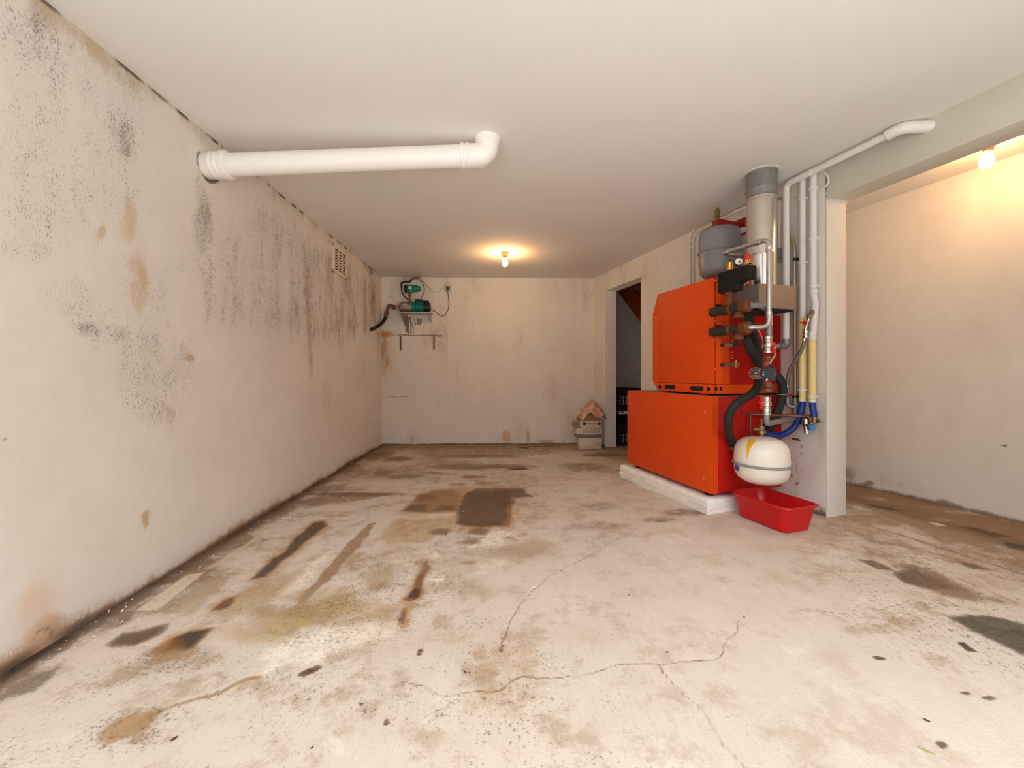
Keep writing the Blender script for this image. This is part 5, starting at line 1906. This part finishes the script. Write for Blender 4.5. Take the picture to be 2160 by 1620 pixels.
# ---- insulated black hoses
hz_ = [(1573, 712, -0.09), (1576, 722, -0.10), (1586, 742, -0.12), (1597, 760, -0.13), (1602, 780, -0.13), (1601, 800, -0.12), (1597, 818, -0.11), (1585, 832, -0.10), (1567, 842, -0.10), (1549, 856, -0.10), (1539, 874, -0.12), (1536, 895, -0.14), (1538, 915, -0.205), (1544, 938, -0.255)]
t = thing('insulated_hose', 'black insulated hose curving left past the pump down to the lower cabinet', 'hose', at_u(1545, 945, -0.2))
mb = MB()
mb.tube([at_u(*q) for q in hz_], 0.0255, 14, smooth_path=True)
mb.build('hose', M['rubber'], t)
p = at_u(1546, 946, -0.255)
q = uvz(p)
mb = MB()
mb.tube([at_u(1544, 936, -0.253), W(-0.253, q[1], q[2]), W(-0.29, q[1] - 0.03, q[2] - 0.005)], 0.024, 12, fil=0.03)
mb.lathe(W(-0.282, q[1] - 0.02, q[2]), D, [(0.02, 0), (0.03, 0), (0.03, 0.02), (0.02, 0.02)], 8)
mb.build('rusty_elbow', M['rust'], t)
hz_ = [(1579, 668, -0.09), (1583, 684, -0.13), (1589, 706, -0.17), (1597, 732, -0.20), (1602, 756, -0.21), (1612, 775, -0.21), (1632, 788, -0.19), (1646, 802, -0.18), (1652, 822, -0.18), (1648, 845, -0.18), (1640, 868, -0.19), (1629, 893, -0.21), (1618, 910, -0.24), (1611, 921, -0.275)]
mb = MB()
mb.tube([at_u(*q) for q in hz_], 0.0255, 14, smooth_path=True)
t = thing('insulated_hose', 'black insulated hose passing behind the pump and curving down on its right', 'hose', at_u(1611, 925, -0.25))
mb.build('hose', M['rubber'], t)
mb = MB()
mb.torus(at_u(1650, 832, -0.18), Z, 0.0262, 0.0022, 20, 6)
mb.build('hose_tie', M['cable_grey'], t)

# ---- white expansion tank with its valve
TU, TV, TRr = -0.11, 0.382, 0.150
tz0, tz1 = 0.258, 0.545
t = thing('pressure_vessel', 'white round pressure vessel with grey belt hanging above the red tub', 'expansion tank', W(TU, TV, tz0))
mb = MB()
th = tz1 - tz0
mb.lathe(W(TU, TV, tz0), Z, [(0, 0), (0.06, 0.003), (0.10, 0.014), (0.130, 0.036), (0.145, 0.066), (TRr - 0.002, 0.10), (TRr, 0.14), (TRr - 0.002, th - 0.10), (0.144, th - 0.066), (0.128, th - 0.036), (0.10, th - 0.014), (0.06, th - 0.002), (0.02, th + 0.003), (0, th + 0.003)], 48)


def vessel_mat():
    m, nt, b = nodes_of('cream_white_vessel')
    p = pos_n(nt)
    col = srgb(234, 226, 214)
    # an orange run of dried paint on the shoulder and grime on the top
    g = nn(nt, 'ShaderNodeNewGeometry')
    sv = nn(nt, 'ShaderNodeVectorMath', operation='SUBTRACT')
    nt.links.new(g.outputs['Position'], sv.inputs[0])
    r_ = ray(1576, 944)
    tc_ = W(TU, TV, 0)
    A_ = r_.x ** 2 + r_.y ** 2
    B_ = -2 * (r_.x * tc_.x + r_.y * tc_.y)
    C_ = tc_.x ** 2 + tc_.y ** 2 - TRr ** 2
    k_ = (-B_ - math.sqrt(max(0.0, B_ * B_ - 4 * A_ * C_))) / (2 * A_)
    pt = Vector((0, 0, H)) + r_ * k_
    nv_t = Vector((pt.x - tc_.x, pt.y - tc_.y, 0)).normalized()
    tg = Vector((-nv_t.y, nv_t.x, 0))
    sv.inputs[1].default_value = pt
    dt_ = nn(nt, 'ShaderNodeVectorMath', operation='DOT_PRODUCT')
    nt.links.new(sv.outputs[0], dt_.inputs[0])
    dt_.inputs[1].default_value = tg
    dn_ = nn(nt, 'ShaderNodeVectorMath', operation='DOT_PRODUCT')
    nt.links.new(sv.outputs[0], dn_.inputs[0])
    dn_.inputs[1].default_value = nv_t
    sx_ = nn(nt, 'ShaderNodeSeparateXYZ')
    nt.links.new(sv.outputs[0], sx_.inputs[0])
    n2 = noise(nt, 30, 3, 0.5, p)
    wob = math_n(nt, 'MULTIPLY', math_n(nt, 'SUBTRACT', n2, 0.5), 0.012)
    xx = math_n(nt, 'ABSOLUTE', math_n(nt, 'ADD', dt_.outputs['Value'], wob))
    wid = nn(nt, 'ShaderNodeMapRange')
    nt.links.new(sx_.outputs['Z'], wid.inputs[0])
    wid.inputs[1].default_value = -0.07
    wid.inputs[2].default_value = 0.04
    wid.inputs[3].default_value = 0.002
    wid.inputs[4].default_value = 0.024
    inside = math_n(nt, 'SUBTRACT', wid.outputs[0], xx)
    a_ = smooth_n(nt, inside, -0.003, 0.006)
    up2 = smooth_n(nt, sx_.outputs['Z'], -0.075, -0.06)
    a_ = math_n(nt, 'MULTIPLY', math_n(nt, 'MULTIPLY', a_, up2), math_n(nt, 'SUBTRACT', 1.0, smooth_n(nt, sx_.outputs['Z'], 0.035, 0.055)))
    a_ = math_n(nt, 'MULTIPLY', a_, smooth_n(nt, dn_.outputs['Value'], -0.12, -0.08))
    c1 = mix(nt, a_, col, srgb(236, 172, 34))
    d_ = noise(nt, 26, 5, 0.7, p)
    sz = nn(nt, 'ShaderNodeSeparateXYZ')
    nt.links.new(g.outputs['Position'], sz.inputs[0])
    topm = smooth_n(nt, sz.outputs['Z'], tz1 - 0.02, tz1 - 0.002)
    dm = math_n(nt, 'MULTIPLY', math_n(nt, 'MULTIPLY', smooth_n(nt, d_, 0.42, 0.66), topm), 0.5)
    c2 = mix(nt, dm, c1, srgb(128, 98, 96))
    nt.links.new(c2, b.inputs['Base Color'])
    b.inputs['Roughness'].default_value = 0.32
    return m


vs_ = mb.build('vessel', vessel_mat(), t, 60)
mb = MB()
zbelt = tz0 + th * 0.43
mb.torus(W(TU, TV, zbelt), Z, TRr + 0.004, 0.0075, 56, 10)
mb.build('belt', M['ring_grey'], t)
mb = MB()
mb.tube([W(TU - TRr - 0.002, TV, zbelt), W(-0.2832, TV, zbelt)], 0.008, 10)
mb.build('wall_arm', M['ring_grey'], t)
# small blue sticker on the left flank
mb = MB()
bm2 = bmesh.new()
cen = W(TU, TV, 0)
vv_ = []
for k in range(7):
    an = R(172 + 16 * k / 6)
    for z_ in (zbelt - 0.045, zbelt - 0.012):
        vv_.append(bm2.verts.new(Vector((cen.x + (TRr + 0.0008) * math.cos(an), cen.y + (TRr + 0.0008) * math.sin(an), z_))))
for k in range(6):
    bm2.faces.new((vv_[2 * k], vv_[2 * k + 1], vv_[2 * k + 3], vv_[2 * k + 2]))
mb.add(bm2)
mb.build('sticker', M['sticker'], t)
mb = MB()
c = W(TU, TV, tz1 - 0.002)
mb.lathe(c, Z, [(0.022, 0), (0.024, 0.004), (0.020, 0.012), (0.014, 0.014), (0.014, 0.022), (0.026, 0.024), (0.026, 0.040), (0.018, 0.042), (0.018, 0.052), (0.022, 0.053), (0.022, 0.066), (0.012, 0.068), (0.007, 0.07), (0.007, 0.105), (0.011, 0.106), (0.011, 0.112), (0, 0.112)], 8)
mb.tube([c + Z * 0.047, c + Z * 0.047 + N * 0.04 + D * -0.02], 0.011, 10)
mb.build('tank_valve', M['brass_old'], t)

# ---- thin copper pipes
zc_ = 0.663
pl_, pr_ = at_u(1587, 873, -0.26), W(-0.085, 0.06, zc_)
pl_.z = zc_
pipe('copper_pipe', 'thin brown copper pipe running level from the tank valve to the wall valve', [W(-0.285, uvz(pl_)[1] + 0.01, zc_ + 0.012), pl_, W(-0.10, 0.075, zc_), pr_ + D * 0.03, pr_ + D * 0.035 - Z * 0.03], 0.0085, M['copper'], 0.015,
     sleeves=((pl_ + (W(-0.10, 0.075, zc_) - pl_) * 0.42, W(-0.10, 0.075, zc_) - pl_, 0.03, 0.0105), (pl_ + (W(-0.10, 0.075, zc_) - pl_) * 0.75, W(-0.10, 0.075, zc_) - pl_, 0.02, 0.0105), (pr_ + D * 0.012, D, 0.02, 0.0115)))
pv0, pv1 = at_u(1583, 876, -0.24), at_u(1583, 925, -0.24)
pipe('copper_drop', 'short vertical copper pipe dropping behind the white pressure vessel', [pv0, pv1], 0.0075, M['copper'], 0, sleeves=((pv0 + (pv1 - pv0) * 0.12, Z, 0.014, 0.010),))
mb = MB()
mb.tube([at_u(1566.5, 868, -0.22), at_u(1583, 875, -0.24)], 0.004, 8)
mb.lathe(at_u(1566.5, 868, -0.22) - D * 0.006, D, [(0, 0), (0.008, 0), (0.008, 0.012), (0, 0.012)], 10)
tag(mb.build('vent_key', M['copper']), 'small brown lever sticking out left of the copper pipe', 'lever')

# ------------------------------------------------------------------ pipes on the right wall
PU, PV = -0.183, 0.095
zl1 = 2.165
q1 = at_z(1870, 283, zl1)
q1u = uvz(q1)[0]
zel = 1.112
t = pipe('white_riser', 'wide white pipe running under the ceiling then down beside the flue hood', [W(q1u + 0.02, PV, zl1), W(PU, PV, zl1), W(PU, PV, zel + 0.012)], 0.0195, M['white_pipe'], 0.045,
         sleeves=((W(-0.02, PV, zl1), D, 0.014, 0.0225), (W(PU, PV, zl1 - 0.07), Z, 0.012, 0.022)))
mb = MB()
e4 = W(q1u + 0.01, PV, zl1)
e5 = at_v(1905, 284, 0.03)
e5.z = min(e5.z, CEIL - 0.035)
u5 = uvz(e5)[0]
mb.tube([W(q1u - 0.005, PV, zl1), W(q1u + 0.055, PV - 0.005, zl1 + 0.006), W(q1u + 0.10, 0.01, zl1 - 0.004), W(q1u + 0.12, -0.03, zl1 - 0.006)], 0.0285, 16, fil=0.04)
mb.build('wall_elbow', M['white_pipe'], t)
mb = MB()
mb.tube([W(PU, PV, zel + 0.045), W(PU, PV, zel), W(PU - 0.01, PV + 0.05, zel - 0.002)], 0.0235, 14, fil=0.03)
mb.tube([W(PU - 0.005, PV + 0.03, zel), W(PU - 0.06, 0.27, zel - 0.004)], 0.0175, 14)
mb.build('grey_elbow', M['grey_pipe'], t)


def clip(parent, u, v, z, r, m='white_pipe'):
    mb = MB()
    mb.lathe(W(u, v, z - 0.008), Z, [(r, 0), (r + 0.004, 0.0), (r + 0.004, 0.016), (r, 0.016)], 16)
    mb.tube([W(u, v, z), W(u, -0.004, z)], 0.005, 8)
    mb.uvz(u + r, u + r + 0.012, v - 0.006, v + 0.006, z - 0.005, z + 0.005, 0.001)
    mb.build('clip', M[m], parent)


# two insulated water pipes: white above, yellow sleeve, blue hose below
for i, (px, ytop, yw, yy, lab) in enumerate(((1693, 366, 672, 842, 'left one of two wall pipes, white above and yellow sleeved below'),
                                               (1715.5, 366, 716, 844, 'right one of two wall pipes, white above and yellow sleeved below'))):
    v0 = 0.042
    u0 = uvz(at_v(px, 600, v0))[0]
    zt_ = CEIL - 0.075
    zw_ = at_v(px, yw, v0).z
    zy_ = at_v(px, yy, v0).z
    t = thing('sleeved_pipe', lab, 'pipe', W(u0, v0, zy_))
    mb = MB()
    if i == 0:
        mb.tube([W(u0, v0, CEIL + 0.01), W(u0, v0, zw_)], 0.0185, 16)
    else:
        zk = at_v(px, 640, v0).z
        mb.tube([W(u0, v0, CEIL + 0.01), W(u0, v0, zk + 0.06), W(u0 + 0.012, v0, zk), W(u0 - 0.002, v0, zw_ + 0.03), W(u0 - 0.006, v0, zw_)], 0.0190, 16)
        mb.lathe(W(u0 + 0.002, v0, zk + 0.055), Z, [(0.019, 0), (0.023, 0.003), (0.023, 0.03), (0.019, 0.034)], 16)
        mb.lathe(W(u0 - 0.005, v0, zw_ + 0.0), Z, [(0.019, 0), (0.0215, 0.001), (0.0215, 0.045), (0.019, 0.048)], 16)
    mb.build('white_pipe', M['white_pipe'], t)
    uo = u0 if i == 0 else u0 - 0.006
    mb = MB()
    mb.tube([W(uo, v0, zw_ + 0.004), W(uo, v0, zy_)], 0.0205, 16)
    mb.build('yellow_sleeve', M['yellow'], t)
    mb = MB()
    mb.tube([W(uo, v0, zy_ + 0.022), W(uo, v0, zy_ - 0.014)], 0.0200, 16)
    mb.build('white_end', M['white_pipe'], t)
    for py in ((421, 555, 822) if i == 0 else (399, 505, 604, 836)):
        z_ = at_v(px, py, v0).z
        clip(t, uo if py > 700 else u0, v0, z_, 0.0205)
    zb0 = zy_ - 0.012
    mb = MB()
    if i == 0:
        pts = [W(uo, v0, zb0), at_v(1691, 862, v0), at_v(1686, 880, v0 + 0.01), at_v(1676, 900, v0 + 0.02), at_v(1661, 912, v0 + 0.05), at_v(1645, 918, 0.12), at_v(1628, 917, 0.20), at_v(1612, 913, 0.27)]
        pts = [W(uo, v0, zb0 + 0.02)] + pts
    else:
        pts = [W(uo, v0, zb0 + 0.02), W(uo, v0, zb0), at_v(1714.5, 860, v0), at_v(1716.5, 872, v0), at_v(1717, 880, v0)]
    mb.tube(pts, 0.0185, 14, smooth_path=True)
    mb.build('blue_hose', M['blue'], t)

# brass corner and chrome safety valve with blue cap at the bottom of the pipes
t = thing('water_inlet_valve', 'chrome inlet valve with blue cap on the wall under the blue hoses', 'valve', at_v(1704, 915, 0.06))
mb = MB()
b0 = at_v(1717, 880, 0.042)
mb.tube([b0 + Z * 0.004, b0 - Z * 0.035], 0.019, 8)
mb.tube([b0 - Z * 0.025, at_v(1710, 895, 0.055)], 0.014, 10)
mb.tube([b0 - Z * 0.022, b0 - Z * 0.022 + D * 0.035], 0.010, 8)
mb.build('brass_corner', M['brass_old'], t)
mb = MB()
c = at_v(1699.5, 888, 0.062)
q = uvz(c)
zq = at_v(1699.5, 914, 0.062).z
mb.tube([W(q[0], q[1], c.z + 0.012), W(q[0] + 0.004, q[1], zq + 0.04)], 0.0175, 14)
mb.tube([W(q[0] + 0.004, q[1], zq + 0.05), W(q[0] + 0.006, q[1], zq)], 0.0135, 14)
mb.tube([W(q[0] + 0.002, q[1], zq + 0.055), W(q[0] + 0.045, q[1] + 0.012, zq + 0.045)], 0.014, 14)
mb.build('valve_body', M['chrome'], t)
mb = MB()
c2 = at_v(1712, 902, 0.085)
aa = (D * 0.75 + N * 0.45).normalized()
mb.lathe(c2 - aa * 0.025, aa, [(0, 0), (0.017, 0), (0.019, 0.004), (0.019, 0.034), (0.016, 0.038), (0, 0.038)], 16)
mb.build('blue_knob', M['blue_cap'], t)
mb = MB()
mb.lathe(at_v(1693, 892, 0.075) - aa * 0.01, aa, [(0, 0), (0.014, 0), (0.014, 0.022), (0, 0.022)], 12)
mb.build('black_knob', M['black'], t)

# thin metal conduit with its bend and the earth wire
v0 = 0.03
u0 = uvz(at_v(1677.5, 650, v0))[0]
zb1 = at_v(1677.5, 832, v0).z
zb2 = at_v(1677.5, 876, v0).z
t = thing('metal_conduit', 'thin shiny metal pipe with offset bend going down the right wall', 'pipe', W(u0, v0, zb2))
mb = MB()
mb.tube([at_v(1661, 470, v0), at_v(1662, 494, v0), at_v(1676, 512, v0), W(u0, v0, zb1)], 0.0095, 12, fil=0.04)
mb.build('tube', M['silver'], t)
mb = MB()
mb.tube([W(u0, v0, zb1), W(u0, v0, zb2)], 0.0145, 14)
mb.lathe(W(u0, v0, zb1 - 0.004), Z, [(0.010, 0), (0.017, 0.0), (0.017, 0.01), (0.010, 0.01)], 12)
mb.lathe(W(u0, v0, zb1 - 0.05), Z, [(0.014, 0), (0.0165, 0.0), (0.0165, 0.01), (0.014, 0.01)], 12)
mb.build('lower_tube', M['grey_pipe'], t)
for py in (547, 836):
    clip(t, u0, v0, at_v(1677.5, py, v0).z, 0.0145 if py > 700 else 0.0100, 'black')
mb = MB()
mb.tube([at_v(1663, 497, v0 + 0.012), at_v(1674, 514, v0 + 0.014), at_v(1673.5, 560, v0), at_v(1673.5, 700, v0), at_v(1673.5, 780, v0), at_v(1671, 840, v0), at_v(1669, 876, v0)], 0.0035, 8, smooth_path=True)
tag(mb.build('earth_wire', M['earth']), 'yellow and green earth wire hanging beside the thin metal pipe', 'wire')

# thin pipe with grey end left of the white riser
v0 = 0.03
u0 = uvz(at_v(1643.5, 480, v0))[0]
pipe('thin_wall_pipe', 'thin white pipe with grey capped end behind the flue', [W(u0, v0, CEIL - 0.06), W(u0, v0, at_v(1643, 548, v0).z)], 0.009, M['white_pipe'], 0,
     sleeves=((W(u0, v0, at_v(1643, 535, v0).z), Z, 0.07, 0.016), (W(u0, v0, at_v(1643, 420, v0).z), Z, 0.02, 0.013)), sl_mat=M['grey_pipe'])

# cable conduits along the top of the wall behind the grey tank
for px, top, lab in ((1455.5, 489, 'left of two thin wall conduits bending along the ceiling behind the grey tank'), (1461.5, 489, 'right of two thin wall conduits bending along the ceiling behind the grey tank')):
    v0 = 0.014
    u0 = uvz(at_v(px, 560, v0))[0]
    dz = 0.0 if px < 1458 else -0.035
    zt_ = at_v(1475, 478, v0).z + dz
    t = pipe('wall_conduit', lab, [W(u0, v0, 0.9), W(u0, v0, zt_), W(u0 + 0.25, v0, zt_ + 0.006), W(-0.33, v0, zt_ + 0.02)], 0.0095, M['white_pipe'], 0.09)
    clip(t, u0, v0, at_v(px, 522, v0).z, 0.0098)
# painted elbow and loose cables next to the red bracket
pipe('wall_pipe_stub', 'short white pipe stub on the wall between grey tank and flue', [at_v(1562, 488, 0.05), at_v(1582, 481, 0.05)], 0.018, M['white_pipe'], 0, sleeves=((at_v(1564, 487, 0.05), D, 0.03, 0.022),))
for i, (pts, lab) in enumerate((([(1530, 462, .02), (1545, 448, .02), (1562, 440, .02), (1578, 432, .02)], 'loose white cable rising along the wall behind the flue'),
                                ([(1550, 449, .02), (1565, 452, .02), (1580, 448, .02)], 'thin sagging cable between the grey tank and the flue'),
                                ([(1724, 360, .02), (1742, 366, .03), (1748, 382, .03), (1738, 396, .02), (1716, 402, .01), (1690, 412, .008), (1664, 420, .008)], 'pale cable looping on the wall above the wide opening corner'))):
    mb = MB()
    mb.tube([at_v(*q) for q in pts], 0.005, 8, smooth_path=True)
    tag(mb.build('loose_cable', M['white_pipe']), lab, 'cable')

# service tee, red tap and braided hose
t = thing('service_tap', 'brass tap with small red lever on the right-hand wall pipe', 'valve', at_v(1700, 712, 0.06))
mb = MB()
mb.tube([at_v(1719, 657, 0.045), at_v(1712, 664, 0.062), at_v(1706, 672, 0.07)], 0.012, 10)
mb.lathe(at_v(1716, 655, 0.05), (at_v(1704, 672, 0.07) - at_v(1716, 655, 0.05)), [(0, 0), (0.016, 0), (0.016, 0.016), (0.012, 0.018), (0.012, 0.028), (0.017, 0.03), (0.017, 0.046), (0.010, 0.05)], 8)
mb.build('brass_tee', M['brass_old'], t)
mb = MB()
mb.tube([at_v(1706, 671, 0.07), at_v(1701, 686, 0.075), at_v(1697, 702, 0.08), at_v(1697, 713, 0.08)], 0.010, 10, fil=0.02)
mb.lathe(at_v(1699, 697, 0.078), -Z, [(0.010, 0), (0.015, 0.0), (0.015, 0.02), (0.011, 0.022), (0.011, 0.03), (0.014, 0.031), (0.014, 0.046), (0.008, 0.05)], 8)
mb.build('nickel_body', M['chrome'], t)
mb = MB()
c = at_v(1697.5, 681, 0.095)
mb.lathe(c - N * 0.01, N, [(0, 0), (0.012, 0), (0.012, 0.014), (0, 0.014)], 12)
mb.tube([c, at_v(1687, 680, 0.10)], 0.0035, 8)
mb.build('lever', M['red_plastic'], t)
t = thing('braided_hose', 'grey braided filling hose sweeping down in front of the yellow pipe', 'hose', at_v(1661, 818, 0.06))
mb = MB()
mb.tube([at_v(1697, 712, 0.08), at_v(1695.5, 724, 0.08), at_v(1690, 740, 0.08), at_v(1678, 760, 0.08), at_v(1667, 778, 0.08), at_v(1662, 796, 0.075), at_v(1660.5, 815, 0.07)], 0.0095, 12, smooth_path=True)
mb.build('hose', M['braid'], t)
for a_, b_ in (((1697, 709, 0.08), (1696, 719, 0.08)), ((1660.7, 811, 0.07), (1660.5, 822, 0.07))):
    mb = MB()
    mb.tube([at_v(*a_), at_v(*b_)], 0.011, 10)
    mb.build('ferrule', M['chrome'], t)
t = thing('fill_tap', 'small red lever tap with grey elbow at the foot of the braided hose', 'valve', at_v(1664, 858, 0.06))
mb = MB()
mb.tube([at_v(1660.5, 820, 0.07), at_v(1660.5, 852, 0.07), at_v(1668, 858.5, 0.055), at_v(1678, 857, 0.035)], 0.0115, 12, fil=0.025)
mb.lathe(at_v(1660.5, 822, 0.07), -Z, [(0.011, 0), (0.015, 0.0), (0.015, 0.03), (0.012, 0.033), (0.012, 0.055), (0.016, 0.058), (0.016, 0.085), (0.012, 0.088)], 10)
mb.build('tap_body', M['grey_pipe'], t)
mb = MB()
mb.tube([at_v(1661, 835, 0.085), at_v(1672, 834, 0.085)], 0.006, 8)
mb.tube([at_v(1661, 835, 0.07), at_v(1661, 835, 0.095)], 0.007, 8)
mb.build('lever', M['red_plastic'], t)
t = thing('wall_hook', 'bent grey metal hook in the wall below the blue hoses', 'hook', at_v(1681, 930, 0.02))
mb = MB()
mb.tube([at_v(1672, 925.5, 0.06), at_v(1683, 926.5, 0.03), at_v(1687, 930, -0.01)], 0.006, 8)
mb.build('shank', M['iron'], t)

# ------------------------------------------------------------------ red tub on the floor
TA, TB_, TC_, TD_ = Vector((1.372, 2.520, 0)), Vector((1.485, 2.160, 0)), Vector((1.736, 2.234, 0)), Vector((1.623, 2.594, 0))
cx_ = (TA + TB_ + TC_ + TD_) / 4
lx = ((TB_ - TA).normalized() + (TC_ - TD_).normalized()).normalized()
ly = Vector((-lx.y, lx.x, 0))
hl, hw = 0.194, 0.134
zfl_ = zf(cx_.x, cx_.y)


def rrect(hx, hy, r, n=8):
    out = []
    for sx_, sy_, a0 in ((1, 1, 0), (-1, 1, 90), (-1, -1, 180), (1, -1, 270)):
        for k in range(n + 1):
            an = R(a0 + 90 * k / n)
            out.append((sx_ * (hx - r) + r * math.cos(an), sy_ * (hy - r) + r * math.sin(an)))
    return out


bm2 = bmesh.new()
loops = []
for ins, z_, r_ in ((0.052, 0.006, 0.03), (0.040, 0.0, 0.035), (0.034, 0.004, 0.04), (0.010, 0.138, 0.05), (0.008, 0.142, 0.052), (-0.002, 0.143, 0.06), (-0.006, 0.139, 0.062), (-0.007, 0.143, 0.063), (-0.004, 0.148, 0.06), (0.010, 0.149, 0.05), (0.013, 0.145, 0.048), (0.038, 0.010, 0.036), (0.048, 0.006, 0.03)):
    loops.append([bm2.verts.new(cx_ + lx * x + ly * y + Z * (zfl_ + 0.002 + z_)) for x, y in rrect(hl - ins, hw - ins, max(0.012, r_ - 0.0))])
n = len(loops[0])
for A_, B_ in zip(loops[1:], loops[2:]):
    for k in range(n):
        bm2.faces.new((A_[k], A_[(k + 1) % n], B_[(k + 1) % n], B_[k]))
bm2.faces.new(loops[1][::-1])
bm2.faces.new(loops[-1])
for v in loops[0]:
    bm2.verts.remove(v)
mb = MB()
mb.add(bm2)
tag(mb.build('plastic_tub', M['tub_red'], None, 45), 'red plastic tub on the floor under the white pressure vessel', 'tub')

# ------------------------------------------------------------------ small litter on the floor
bm2 = bmesh.new()
rf = random.Random(5)
for k in range(130):
    if k < 95:
        yy = rf.uniform(1.3, 4.2)
        wall = -1.543 - 0.0321 * yy
        xx = wall + abs(rf.gauss(0.03, 0.11)) + 0.012
    else:
        xx, yy = rf.uniform(-1.3, 0.2), rf.uniform(1.1, 3.4)
    s_ = rf.uniform(0.002, 0.006)
    an = rf.uniform(0, 6.28)
    e_x = Vector((math.cos(an), math.sin(an), rf.uniform(-0.2, 0.2))) * s_ * rf.uniform(1, 2.2)
    e_y = Vector((-math.sin(an), math.cos(an), rf.uniform(-0.2, 0.2))) * s_ * 0.6
    c = Vector((xx, yy, zf(xx, yy) + 0.0022))
    f_ = [c + e_x, c + e_y, c - e_x, c - e_y]
    a_ = [bm2.verts.new(p) for p in f_]
    b_ = [bm2.verts.new(p + Z * 0.0012) for p in f_]
    bm2.faces.new(a_)
    bm2.faces.new(b_)
    for i in range(4):
        bm2.faces.new((a_[i], a_[(i + 1) % 4], b_[(i + 1) % 4], b_[i]))
mb = MB()
mb.add(bm2)
tag(mb.build('paint_flakes', M['flake']), 'scattered white paint flakes fallen along the foot of the left wall', 'paint flakes', kind='stuff')


def leaf(label, px, py, ln, an, curl=0.3, mat='leaf', wd=0.25):
    c = floor_at(px, py)
    mb = MB()
    bm2 = bmesh.new()
    ex = Vector((math.cos(an), math.sin(an), 0))
    ey = Vector((-ex.y, ex.x, 0))
    top, bot = [], []
    for k in range(7):
        s_ = k / 6
        x = (s_ - 0.5) * ln
        w_ = ln * wd * math.sin(math.pi * min(1, max(0.04, s_ * 0.96 + 0.02)))
        z_ = 0.0015 + curl * ln * (s_ - 0.5) ** 2 * 1.2
        top.append(bm2.verts.new(c + ex * x + ey * w_ + Z * (z_ + 0.0008)))
        bot.append(bm2.verts.new(c + ex * x - ey * w_ + Z * z_))
    for k in range(6):
        bm2.faces.new((top[k], top[k + 1], bot[k + 1], bot[k]))
    mb.add(bm2)
    o = mb.build('dry_leaf' if mat == 'leaf' else 'grass_blade', M[mat])
    md = o.modifiers.new('thickness', 'SOLIDIFY')
    md.thickness = 0.0008
    return tag(o, label, 'leaf' if mat == 'leaf' else 'grass', 'leaf bits on the floor' if mat == 'leaf' else None)


leaf('small curled brown leaf near the bottom left floor stain', 367, 1560, 0.016, 1.0)
leaf('longer of two tiny brown leaf bits lying in a V mid floor', 981, 1419, 0.014, -0.7, wd=0.14)
leaf('shorter of two tiny brown leaf bits lying in a V mid floor', 990, 1420, 0.008, 0.8, wd=0.18)
leaf('tiny brown leaf bit on the right front floor below the dark patch', 1955, 1521, 0.014, -0.9, wd=0.2)
leaf('tiny dark leaf bit on the bare front floor, bottom left of middle', 658, 1579, 0.008, 1.2)
leaf('pale green grass blade on the floor at the lower right', 1954, 1585, 0.032, -0.75, 0.1, 'grass', 0.05)
